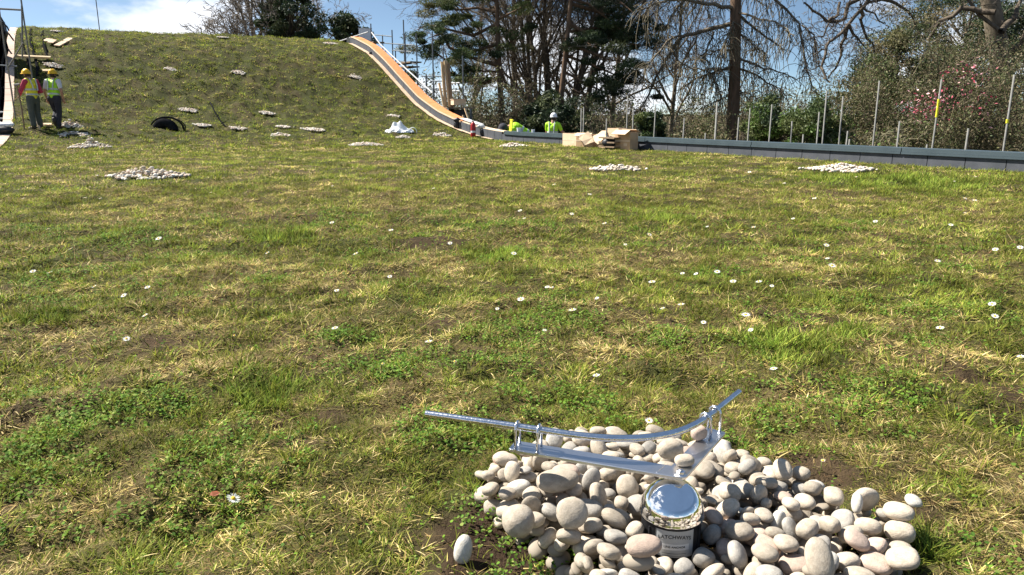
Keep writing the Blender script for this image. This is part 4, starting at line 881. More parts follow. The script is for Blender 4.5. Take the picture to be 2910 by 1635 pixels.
# ------------------------------------------------------------------ people
def remeshed(b, name, m, parent, vox):
    o = b.build(name, m, parent, True); md = o.modifiers.new('r', 'REMESH'); md.mode = 'VOXEL'; md.voxel_size = vox; md.use_smooth_shade = True; return o
def limb(b, pts, rad, k=12, fl=None):
    i0 = len(b.V)
    P = [np.array(p, float) for p in pts]; n = []; r = []
    for i in range(len(P) - 1):
        for q in np.linspace(0, 1, 5)[:-1]: n.append(P[i] * (1 - q) + P[i + 1] * q); r.append(rad[i] * (1 - q) + rad[i + 1] * q)
    n.append(P[-1]); r.append(rad[-1]); b.tube(n, r, k)
    for p, rr_ in zip(P, rad): b.ball(p, (rr_ * .99,) * 3, 12)
    if fl:
        cy = float(np.mean([p[1] for p in P]))
        for q in range(i0, len(b.V)): b.V[q][:, 1] = cy + (b.V[q][:, 1] - cy) * fl; b.V[q][:, 0] *= 1.08
def person(loc, face, J, top, cols, label, scale=1, tuck=True, hat='helmet'):
    """J: hip, neck, head, (shoulder, elbow, wrist) x2, (hip, knee, ankle) x2; local +y is the way the body faces"""
    root = empty('person', loc, face); root.scale = (scale,) * 3; tagit(root, label, 'person')
    v3 = lambda q: np.array(q, float)
    hip, chest, neck, head = map(v3, (J['hip'], J['chest'], J['neck'], J['head'])); fw = v3(J.get('look', (0, 1, 0))); fw /= np.linalg.norm(fw)
    FL = .74 if (chest - hip)[2] > .3 else None
    b = MB(); limb(b, [hip, hip * .5 + chest * .5, chest, neck], [.125, .115, .13, .055], 14, FL)
    limb(b, [neck - (head - neck) * .2, neck, head - (head - neck) * .2], [.06, .055, .055])
    b.ball(head, (.075, .093, .112), 18, np.array(Matrix.Rotation(math.atan2(-fw[0], fw[1]), 3, 'Z')))
    sdv = np.cross(fw, (0, 0, 1)); sdv /= np.linalg.norm(sdv)
    b.ball(head + fw * .045 - np.array([0, 0, .07]), (.05, .045, .042), 12)          # jaw
    b.ball(head + fw * .097 - np.array([0, 0, .015]), (.014, .018, .022), 8)         # nose
    for q in (1, -1): b.ball(head + sdv * .077 * q - np.array([0, 0, .01]), (.014, .018, .03), 8)
    for a in ('L', 'R'):
        sh, el, wr = map(v3, J['arm' + a]); limb(b, [sh, el, wr], [.052, .042, .028])
        d = wr - el; d /= np.linalg.norm(d); pal = wr + d * .05; sx_ = np.cross(d, (0, 1, 0.2)); sx_ /= np.linalg.norm(sx_); limb(b, [wr, pal], [.028, .034])
        for fi, (of, ln) in enumerate(((-.027, .062), (-.009, .07), (.009, .066), (.027, .05))):
            f0 = pal + sx_ * of + d * .02; f1 = f0 + d * ln * .55 + np.array([0, .012, 0]); f2 = f1 + d * ln * .4 + np.array([0, .028, .004]); limb(b, [f0, f1, f2], [.0105, .0095, .008], 8)
        t0 = pal - sx_ * .03 - d * .02; limb(b, [t0, t0 - sx_ * .022 + d * .022, t0 - sx_ * .02 + d * .05], [.012, .011, .009], 8)
        h, kn, an_ = map(v3, J['leg' + a]); limb(b, [h, kn, an_], [.085, .056, .042])
        ft_ = v3(J.get('foot' + a, (0, 1, -.1))); ft_ /= np.linalg.norm(ft_); limb(b, [an_, an_ + ft_ * .15 - np.array([0, 0, .03])], [.04, .034])
    remeshed(b, 'body', M_skin, root, .009)
    b = MB()
    for a in ('L', 'R'):
        h, kn, an_ = map(v3, J['leg' + a]); limb(b, [h + (hip - h) * .3, h, kn, an_ + (kn - an_) * .12], [.12, .112, .086, .078])
    limb(b, [hip - np.array([0, 0, .06]), hip + (chest - hip) * .25], [.15, .142], 12, FL); remeshed(b, 'trousers', cols['legs'], root, .013)
    b = MB(); limb(b, [hip + (chest - hip) * .18, hip * .5 + chest * .5, chest, chest * .35 + neck * .65], [.142, .136, .15, .085], 12, FL)
    for a in ('L', 'R'):
        sh, el, wr = map(v3, J['arm' + a]); e2 = el if not cols.get('short') else sh * .35 + el * .65
        limb(b, [chest * .5 + neck * .5, sh, e2] + ([wr * .85 + el * .15] if not cols.get('short') else []), [.07, .074, .06] + ([.044] if not cols.get('short') else []))
    remeshed(b, 'shirt', cols['shirt'], root, .012)
    b = MB(); limb(b, [hip + (chest - hip) * .02, hip * .5 + chest * .5, chest], [.165, .16, .168], 12, FL)
    for a in ('L', 'R'):
        sh = v3(J['arm' + a][0]); limb(b, [chest, sh * .72 + neck * .28 + (0, 0, .01)], [.15, .07])
    vest = remeshed(b, 'safety_vest', cols['vest'], root, .013)
    ax = chest - hip; axn = ax / np.linalg.norm(ax); M = np.array(Vector(axn).to_track_quat('Z', 'Y').to_matrix())
    for q in (.22, .62):
        c = hip + ax * q; b = MB(); b.lathe([(.1712, -.024), (.1725, 0), (.1712, .024)], 28); b.V[-1] = (b.V[-1] @ M.T) * ([1.08, FL, 1] if FL else [1, 1, 1]) + c; b.build('reflective_band', M_refl, vest, True)
    for a in ('L', 'R'):
        sh = v3(J['arm' + a][0]); b = MB(); s2 = sh * .5 + neck * .5; back = np.array([0, -.13 if FL else -.173, 0]); b.tube([hip + ax * .62 + back + (s2 - neck) * .8, chest + back + (s2 - neck) * .8, s2 + np.array([0, -.09, .055])], .022, 4); b.build('reflective_band', M_refl, vest)
    for a in ('L', 'R'):
        an_ = v3(J['leg' + a][2]); ft_ = v3(J.get('foot' + a, (0, 1, -.1))); ft_ /= np.linalg.norm(ft_); b = MB(); limb(b, [an_ + (0, 0, .06), an_, an_ - (0, 0, .035)], [.058, .056, .05]); limb(b, [an_ - (0, 0, .03) - ft_ * .03, an_ + ft_ * .17 - (0, 0, .04)], [.05, .044]); remeshed(b, 'boot', M_boot, root, .012)
    tilt = head - neck; tilt /= np.linalg.norm(tilt); Mh = np.array(Matrix.Rotation(math.atan2(-fw[0], fw[1]), 3, 'Z')) ; MT = np.array(Vector(tilt).to_track_quat('Z', 'Y').to_matrix())
    b = MB(); b.ball(head - tilt * .01, (.083, .1, .1), 16, Mh); o = b.build('hair', M_hair, root, True); o.scale = (1, 1, 1)
    b = MB(); pr = [(.118, -.004), (.121, .004), (.115, .01)] + [(.113 * math.cos(a), .012 + .135 * math.sin(a)) for a in np.linspace(.05, 1.5, 10)] + [(0, .147)]
    b.lathe(pr, 24); b.V[-1][:, 1] *= 1.16; bk = (b.V[-1][:, 2] < .012) & (b.V[-1][:, 1] > .08); b.V[-1][bk, 1] += .035
    b.tube([(0, -.12, .06), (0, -.05, .142), (0, .05, .145), (0, .12, .07)], .012, 6)
    b.V = [(q @ Mh.T) + head + tilt * .025 for q in b.V]; b.build('helmet', cols['hat'], root, True)
    return root
std = dict(hip=(0, 0, .95), chest=(0, .01, 1.30), neck=(0, .01, 1.47), head=(0, .04, 1.62), armL=[(-.19, 0, 1.41), (-.26, -.03, 1.13), (-.24, .06, .90)], armR=[(.19, 0, 1.41), (.26, -.03, 1.13), (.25, .06, .90)],
           legL=[(-.1, 0, .92), (-.11, .02, .5), (-.12, -.02, .1)], legR=[(.1, 0, .92), (.11, .02, .5), (.12, -.02, .1)])
def at_feet(u, v, top, H=1.78):
    p = hit(u, v); sc_ = (v - top) / F * math.hypot(p[1], .0) / H * .985; return p, sc_
# worker in pink, facing left, hand on a long handled tool
p, k_ = at_feet(89, 369, 202.5)
J = dict(std); J.update(neck=(0.0, .03, 1.46), head=(0, .10, 1.60), look=(.1, 1, -.35), armL=[(-.18, .02, 1.40), (-.22, .16, 1.14), (-.12, .34, 1.0)], armR=[(.19, -.02, 1.40), (.25, -.08, 1.12), (.16, .20, 1.08)])
person(p + np.array([.16, 0, 0]), R(78), J, 0, dict(legs=M_trg, shirt=M_pink, vest=M_hiy, hat=M_hel), 'person in a yellow helmet, pink sleeves and grey trousers holding a long handled tool', k_)
q = hit(70, 372); root = empty('long_tool', q); tagit(root, 'long handled digging tool held upright beside the person in pink sleeves', 'tool')
h = 1.32 * k_; b = MB(); b.tube([(0, 0, 0), (.01, 0, h * .5), (-.02, 0, h)], .02, 8); b.build('handle', M_woodd, root)
b = MB(); b.tube([(-.09, 0, h), (.06, 0, h + .02)], .03, 8); b.build('grip', M_galv, root); b = MB(); b.box((.02, 0, .0), (.2, .03, .05)); b.build('blade', M_woodd, root)
# worker in the green vest, walking away up the slope
p, k_ = at_feet(153, 367, 203.5)
J = dict(std); J.update(head=(0, .08, 1.61), chest=(0, .05, 1.30), neck=(0, .06, 1.46), armL=[(-.2, .03, 1.41), (-.29, .0, 1.13), (-.30, .08, .88)], armR=[(.2, .03, 1.41), (.29, -.02, 1.13), (.26, .06, .88)],
     legL=[(-.1, 0, .92), (-.10, .14, .52), (-.02, -.10, .24)], legR=[(.1, 0, .92), (.08, .03, .5), (.03, -.01, .08)], footL=(0, .6, -.8))
person(p + np.array([.12, 0, 0]), R(-8), J, 0, dict(legs=M_trd, shirt=M_wsh, vest=M_hi, hat=M_hel, short=True), 'person in a yellow helmet and bright green vest walking away up the slope', k_)
# working platform behind the parapet with two more workers
ZD = -.92
root = empty('working_platform', (*xy(-2.2, 7.5), -3.2)); tagit(root, 'boarded working platform on tube legs beyond the low parapet', 'platform')
ang = math.atan2(D[1], D[0])
for k in range(8):
    b = MB(); s_ = -.75 - k * .4; c = np.array([*xy(s_, 8.0), ZD - .02]) - np.array(root.location); b.box(c, (9.5, .36, .04), ang); b.build('deck_board', M_woodd, root)
for s_ in (-.7, -3.7):
    for t in (3.6, 6.5, 9.4, 12.3):
        x, y = xy(s_, t); b = MB(); l0 = np.array(root.location); b.tube([np.array([x, y, -3.2]) - l0, np.array([x, y, ZD - .045]) - l0], .025, 8); b.build('leg', M_dpole, root)
yv = 24.6; c = aty(1571, 320.5, yv); J = dict(std); J.update(head=(.01, .06, 1.62), armL=[(-.19, .02, 1.41), (-.24, .12, 1.15), (-.14, .33, 1.06)], armR=[(.19, .02, 1.41), (.30, .1, 1.17), (.27, .36, 1.15)])
hh = (c[2] - ZD) / 1.785
person((c[0], c[1], ZD), R(-20), J, 0, dict(legs=M_trd, shirt=M_hi, vest=M_hi, hat=M_helw, short=True), 'person in a white helmet and lime vest standing with back turned beyond the parapet', hh)
c = ats(1466, 350, -1.25)
J = dict(hip=(0, -.30, .82), chest=(0, .02, 1.02), neck=(0, .18, 1.06), head=(0, .30, 1.02), look=(0, .8, -.6), armL=[(-.19, .10, 1.0), (-.22, .25, .76), (-.15, .40, .60)], armR=[(.19, .10, 1.0), (.22, .25, .76), (.15, .40, .60)],
         legL=[(-.1, -.28, .80), (-.13, .02, .48), (-.12, -.12, .1)], legR=[(.1, -.28, .80), (.13, .0, .46), (.12, -.14, .1)])
top = ats(1450, 336, -1.25)[2]; kk = (top - ZD) / 1.28
person((c[0], c[1], ZD), R(100), J, 0, dict(legs=M_trd, shirt=M_hi, vest=M_hi, hat=M_trd, short=True), 'person in a dark helmet and lime vest bending down beyond the parapet', kk)
c = ats(1451, 376, -.12); b = MB(); b.box((0, 0, .17), (.12, .03, .36), ang + math.pi); b.box((0, .0, .34), (.15, .045, .03), ang + math.pi); b.box((0, 0, .1), (.125, .036, .02), ang + math.pi)
o = b.build('yellow_board', M_hiy); o.location = (c[0], c[1], ptop(float(st(c[0], c[1])[1]), .31)); o.rotation_euler = (0, .1, 0); tagit(o, 'yellow upright board standing on the parapet beside the bending worker', 'board')

# ------------------------------------------------------------------ trees and shrubs
class Segs:
    def __init__(s): s.a = []; s.b = []; s.r0 = []; s.r1 = []
    def add(s, a, b, r0, r1): s.a.append(a); s.b.append(b); s.r0.append(r0); s.r1.append(r1)
    def mesh(s, name, m, parent, k=4, col=None):
        if not s.a: return
        A, B = np.array(s.a), np.array(s.b); r0, r1 = np.array(s.r0), np.array(s.r1); d = B - A; d /= np.linalg.norm(d, axis=1)[:, None] + 1e-9
        A = A - d * (r0 * .5)[:, None]; ref = np.where(np.abs(d[:, 2:3]) > .9, [[1., 0, 0]], [[0, 0, 1.]]); u = np.cross(d, ref); u /= np.linalg.norm(u, axis=1)[:, None]; w = np.cross(d, u); V = []
        for i in range(k):
            a = 2 * math.pi * i / k; o = math.cos(a) * u + math.sin(a) * w; V += [A + o * r0[:, None], B + o * r1[:, None]]
        V = np.stack(V, 1).reshape(-1, 3); n = len(A); base = (np.arange(n) * 2 * k)[:, None]
        Q = [base + np.array([[2 * i, 2 * ((i + 1) % k), 2 * ((i + 1) % k) + 1, 2 * i + 1]]) for i in range(k)]
        c = None
        if col is not None: c = np.repeat(np.array(col)[None] * rng.uniform(.65, 1.3, (n, 1)), 2 * k, 0)
        return mesh(name, V, Q, m, parent, True, c)
def leaves(P, size, col, name, parent, flat=0., mat_=None, k=1, jit=.25, asp=1.):
    P = np.asarray(P); n = len(P); nrm = rng.normal(0, 1, (n, 3)); nrm[:, 2] = nrm[:, 2] * (1 - flat) + flat * 2 * np.sign(rng.uniform(-.1, 1, n)); nrm /= np.linalg.norm(nrm, axis=1)[:, None]
    u = np.cross(nrm, rng.normal(0, 1, (n, 3))); u /= np.linalg.norm(u, axis=1)[:, None]; w = np.cross(nrm, u); s_ = np.asarray(size) * rng.uniform(.6, 1.4, n); s_ = s_[:, None]
    V = np.stack([P - u * s_, P - w * s_ * .42 * asp, P + u * s_, P + w * s_ * .5 * asp], 1).reshape(-1, 3); Q = (np.arange(n) * 4)[:, None] + np.arange(4)[None]
    c = np.asarray(col); c = (c if c.ndim == 2 else np.tile(c, (n, 1))) * rng.uniform(1 - jit, 1 + jit, (n, 1)); return mesh(name, V, Q, mat_ or M_leaf, parent, False, np.repeat(c, 4, 0))
def vr(s=1): return rng.normal(0, s, 3)
def unit(v): return v / (np.linalg.norm(v) + 1e-9)
def grow(S_big, S_small, p, d, L, r, lvl, P, tips=None):
    """P: per level dicts n(children), wig, up, ratio, ang, seg"""
    q = P[min(lvl, len(P) - 1)]; n = max(2, int(L / q['seg'])); st_ = L / n; pts = [p]; rs = [r]
    for i in range(n):
        d = unit(d + vr(q['wig']) + np.array([0, 0, q['up']])); p = p + d * st_; pts.append(p); rs.append(r * (1 - (1 - q.get('tap', .35)) * (i + 1) / n))
    for i in range(n): (S_big if rs[i] > .035 else S_small).add(pts[i], pts[i + 1], rs[i], rs[i + 1])
    if lvl + 1 < len(P) or lvl == 0 and len(P) > 1:
        nc = q['n']; nc = int(nc + rng.uniform(0, 1))
        for j in range(nc):
            f = q.get('lo', .3) + (1 - q.get('lo', .3)) * (j + rng.uniform(0, 1)) / nc; i = min(int(f * n), n - 1); b0 = pts[i] + (pts[i + 1] - pts[i]) * (f * n - i)
            dd = unit(pts[i + 1] - pts[i]); sd_ = unit(np.cross(dd, vr())); a = q['ang'] * rng.uniform(.7, 1.3); nd = dd * math.cos(a) + sd_ * math.sin(a)
            if q.get('flat'): nd[2] *= q['flat']; nd = unit(nd)
            grow(S_big, S_small, b0, nd, L * q['ratio'] * rng.uniform(.6, 1.15) * (1.15 - .5 * f), max(rs[i] * q.get('rr', .5), MINR), lvl + 1, P, tips)
        if tips is not None and lvl >= 2: tips.append(pts[-1])
    elif tips is not None: tips.append(pts[-1]); tips.append(pts[len(pts) // 2])
GZ = -3.2
MINR = .018
def px_at(u, y): return (u * K - CX) / F * y / (cp_ + (CY - 250) / F * sp_) 
def zpx(v, y): return aty(CX, v * K, y)[2]
def start(name, u, y, label, cat='tree', group=None): r = empty(name, (px_at(u, y), y, GZ)); tagit(r, label, cat, group); return r
TW = (.15, .125, .095); TWL = (.20, .17, .14)
def bare_tree(u, y, H, label, spread=.6, lean=(0, 0), col=TWL, n0=9, first=.25, rtr=.3, multi=1, bark=None):
    root = start('bare_tree', u, y, label); B, Sm = Segs(), Segs()
    Ps = [dict(n=n0, wig=.05, up=.06, ratio=.62, ang=spread, seg=.9, lo=first, rr=.55, tap=.25), dict(n=9, wig=.13, up=.05, ratio=.52, ang=.75, seg=.55, lo=.2, rr=.5, tap=.3),
          dict(n=7, wig=.18, up=.03, ratio=.5, ang=.8, seg=.35, lo=.15, rr=.5), dict(n=5, wig=.2, up=.02, ratio=.62, ang=.8, seg=.3, lo=.1, rr=.6), dict(n=0, wig=.2, up=.0, ratio=.5, ang=.8, seg=.3)]
    for m in range(multi):
        a = 2 * math.pi * m / max(multi, 1) + .4; o = np.array([math.cos(a), math.sin(a), 0]) * (.35 if multi > 1 else 0)
        grow(B, Sm, o, unit(np.array([lean[0] + o[0] * .9, lean[1] + o[1] * .5, 1])), H * rng.uniform(.8, 1), rtr, 0, Ps)
    B.mesh('trunk', bark or M_bark, root, 7); Sm.mesh('crown', M_twig, root, 3, col); return root
bare_tree(632, 50, 12.5, 'wide bare deciduous tree showing over the ridge at the left', 1.0, n0=15, first=.3)
bare_tree(690, 52, 15, 'taller bare tree with pale limbs rising beside the dark evergreen over the ridge', .7, n0=13, first=.3, col=TWL)
bare_tree(800, 58, 12, 'thin bare tree behind the right side of the dark evergreen over the ridge', .9, n0=8, first=.3, rtr=.22)
def clumpy(root, C, Rr, n, size, cols, name='crown', flat=0., sq=(1, 1, 1), jit=.25, mat_=None, asp=1.):
    C = np.asarray(C); idx = rng.integers(0, len(C), n); Rr = np.broadcast_to(Rr, len(C)); d = rng.normal(0, 1, (n, 3)); d /= np.linalg.norm(d, axis=1)[:, None]
    P = C[idx] + d * (Rr[idx] * rng.uniform(.25, 1, n) ** .6)[:, None] * np.array(sq); cc = np.array(cols)[idx % len(cols)]; return leaves(P, size, cc, name, root, flat, mat_, jit=jit, asp=asp)
def evergreen(name, u, y, v0, v1, wpx, label, cols, n=9000, size=.11, nc=60, lean=0, shape=1., cat='tree', depth=None, stems=True, clump=.13, bark=None, group=None, twig=None):
    """crown fills the box between picture rows v0..v1 at distance y"""
    root = start(name, u, y, label, cat, group); zt, zb = zpx(v0, y) - GZ, max(zpx(v1, y) - GZ, .3); rx = wpx * K / F * y / 2; ry = (depth or rx * 2) / 2; zc, rz = (zt + zb) / 2, (zt - zb) / 2; C = []
    while len(C) < nc:
        q = rng.uniform(-1, 1, 3); r_ = np.linalg.norm(q * [1, 1, 1]); 
        if r_ > 1 or r_ < .25: continue
        w = (1 - shape) + shape * math.sqrt(max(0, 1 - max(q[2], 0) ** 2)); C.append((q[0] * rx * w * .9 + lean * q[2] * rx, q[1] * ry * w * .9, zc + q[2] * rz * .93))
    C = np.array(C); Rr = rng.uniform(.7, 1.4, nc) * clump * (rx + rz); clumpy(root, C, Rr, n, size, cols, sq=(1, 1, .7))
    if stems:
        B, Sm = Segs(), Segs(); B.add(np.zeros(3), np.array([0, 0, zb]), .22, .18); pz = np.array([0, 0, zb]); top = np.array([lean * rx * .5, 0, zt * .85]); B.add(pz, top, .18, .05)
        for c in C:
            f = max(.05, min(.95, (c[2] - zb) / max(zt - zb, .1) - .15)); s_ = pz + (top - pz) * f; m = (s_ + c) / 2 + vr(.15); (B).add(s_, m, .05, .035); Sm.add(m, c, .03, .012)
            if twig:
                for _ in range(twig): e = c + vr(Rr[0] * .9); mm = (c + e) / 2 + vr(.12); Sm.add(c, mm, .012, .010); Sm.add(mm, e, .010, .006)
        B.mesh('trunk', bark or M_barkd, root, 6); Sm.mesh('twigs', M_twig, root, 3, TW if not twig else (.19, .16, .11))
    return root
DK = [(0.036, 0.059, 0.027), (0.050, 0.076, 0.030), (0.068, 0.084, 0.034), (0.030, 0.047, 0.024)]
OL = [(0.083, 0.112, 0.038), (0.112, 0.135, 0.045), (0.060, 0.090, 0.030), (0.135, 0.128, 0.053)]
BR = [(0.175, 0.149, 0.079), (0.131, 0.131, 0.052), (0.210, 0.166, 0.096), (0.105, 0.114, 0.049), (0.149, 0.123, 0.079)]
GR = [(0.096, 0.160, 0.032), (0.144, 0.208, 0.048), (0.072, 0.120, 0.032), (0.176, 0.208, 0.064)]
MINR = .011
evergreen('evergreen_tree', 742, 46, -70, 135, 175, 'dense dark evergreen tree over the middle of the ridge', DK + OL[:1], 13000, .085, 60, -.15, clump=.10, twig=6)
evergreen('evergreen_tree', 888, 50, 34, 175, 110, 'small dark pine standing alone over the top of the orange wave', DK, 8000, .11, 34, -.3, clump=.16)
evergreen('shrub', 865, 47, 88, 190, 90, 'low dark bush behind the ridge left of the wave top', DK, 3500, .1, 20, cat='shrub')
# --- pines in the middle
def pine(u, y, H, label, limbs, trunk_pts, rtr, cols, bark, n=12000, size=.13, dens=.55, droop=0, extra=None):
    """limbs: list of picture polylines [(u,v)..] lying near depth y (+dy); foliage gathers round their outer half"""
    root = start('pine_tree', u, y, label); o = np.array(root.location); tp = [np.array(aty(a * K, b_ * K, y)) - o for a, b_ in trunk_pts]
    d = unit(tp[-1] - tp[-2]); tp.append(tp[-1] + d * (H - tp[-1][2]) * 1.0); tp = [tp[0] + (tp[0] - tp[1]) * ((tp[0][2]) / max(tp[1][2] - tp[0][2], .1))] + tp
    b = MB(); b.tube(tp, np.linspace(rtr, rtr * .35, len(tp)), 10); b.build('trunk', bark, root, True); B, Sm = Segs(), Segs(); C = []; Rc = []
    def addlimb(P, r0):
        for i in range(len(P) - 1):
            a, q = P[i], P[i + 1]; f0, f1 = i / (len(P) - 1), (i + 1) / (len(P) - 1); (B if r0 * (1 - f0) > .02 else Sm).add(a, q, r0 * (1 - .8 * f0), r0 * (1 - .8 * f1)); L = np.linalg.norm(q - a); m = max(1, int(L / dens))
            for j in range(m):
                if f0 + (f1 - f0) * j / m < .18: continue
                c0 = a + (q - a) * (j + rng.uniform(0, 1)) / m
                for _ in range(2): c = c0 + vr(.62) * np.array([1, 1.2, .5]) + np.array([0, 0, .15 - droop]); Sm.add(c0, c, .025, .01); C.append(c); Rc.append(rng.uniform(.25, .75))
    for pl, dy, r0 in limbs:
        P = [np.array(aty(a * K, b_ * K, y + dy * i / max(len(pl) - 1, 1))) - o for i, (a, b_) in enumerate(pl)]; addlimb(P, r0)
    # limbs above the frame
    zf = zpx(-20, y) - GZ
    for z in np.arange(zf, H * .97, .55):
        a = rng.uniform(0, 6.28); L = (H - z) * .55 + .8; f = (z - tp[1][2]) / max(tp[-1][2] - tp[1][2], .1); s_ = tp[1] + (tp[-1] - tp[1]) * f; e = s_ + np.array([math.cos(a) * L, math.sin(a) * L, L * .2]); addlimb([s_, (s_ + e) / 2 + vr(.2), e], .09)
    if extra: extra(root, o, B, Sm, C, Rc)
    clumpy(root, C, np.array(Rc), n, size, cols, sq=(1.1, 1.1, .45), asp=.4); B.mesh('limbs', bark, root, 5); Sm.mesh('twigs', M_twig, root, 3, TW); return root
limbsC = [([(1250, 60), (1190, 90), (1130, 75), (1075, 62), (1050, 75)], 2, .1), ([(1255, 165), (1200, 150), (1130, 120), (1110, 85), (1080, 95)], -2, .12), ([(1250, 30), (1200, 20), (1150, 25), (1100, 15)], 1, .1), ([(1252, 110), (1190, 130), (1120, 150), (1060, 110), (1045, 100)], 0, .09),
          ([(1256, 190), (1220, 210), (1180, 200), (1150, 190)], 2, .07), ([(1255, 130), (1290, 100), (1330, 70)], 2, .07), ([(1250, 50), (1290, 30), (1330, 10)], -1, .07), ([(1252, 5), (1200, -20), (1130, -30), (1070, -10)], 0, .09), ([(1256, 180), (1215, 180), (1165, 165), (1150, 150)], -2, .06), ([(1090, 100), (1075, 140), (1065, 165)], 0, .03)]
pine(1255, 40, 16, 'tall pine with olive needles spreading left over the scaffold tower', limbsC, [(1262, 300), (1256, 180), (1248, 0)], .21, OL + DK[:2], M_barkr, 60000, .085)
limbsE = [([(1438, 10), (1500, 30), (1570, 40), (1600, 60)], 2, .1), ([(1432, 60), (1490, 95), (1560, 110), (1640, 115)], 1, .1), ([(1425, 110), (1480, 130), (1530, 150), (1590, 160)], -1, .09), ([(1422, 140), (1490, 165), (1550, 190), (1610, 215)], 2, .08), ([(1440, -20), (1500, -30), (1560, 5), (1590, 30)], -2, .1),
          ([(1430, 80), (1500, 70), (1570, 85), (1625, 100)], 3, .08), ([(1418, 180), (1480, 215), (1540, 240), (1600, 250)], 1, .07), ([(1425, 120), (1460, 100), (1500, 120)], -2, .06), ([(1440, 0), (1480, 10), (1530, 50), (1560, 75)], 0, .07), ([(1418, 200), (1450, 230), (1520, 255), (1560, 245)], -1, .07)]
pine(1412, 38, 17, 'leaning red barked conifer with dark layered foliage behind the white helmeted worker', limbsE, [(1402, 325), (1415, 210), (1436, 0)], .2, DK, M_barkr, 75000, .085)
bare_tree(1375, 45, 17, 'bare tree with many fanning stems between the two tall conifers', .5, n0=10, first=.12, multi=7, rtr=.17, col=TW, bark=M_barkd)
bare_tree(1300, 50, 17, 'bare brown tree with dense fine twigs behind the olive pine trunk', .8, n0=12, first=.2, rtr=.24, col=TW)
bare_tree(1460, 47, 16, 'bare tree with upright limbs behind the red barked conifer', .6, n0=12, first=.15, rtr=.24, col=TW, bark=M_barkd)
bare_tree(1690, 55, 15, 'far bare tree with reddish twigs behind the larch branch', .8, n0=12, first=.2, rtr=.22, col=(.15, .11, .085))
bare_tree(1540, 52, 16, 'bare tree with fine twigs behind the dark layered conifer', .8, n0=11, first=.25, rtr=.22, col=TW)
bare_tree(1180, 56, 14, 'fine twigged bare tree behind the olive pine', .8, n0=10, first=.2, rtr=.2, col=(.13, .10, .08))
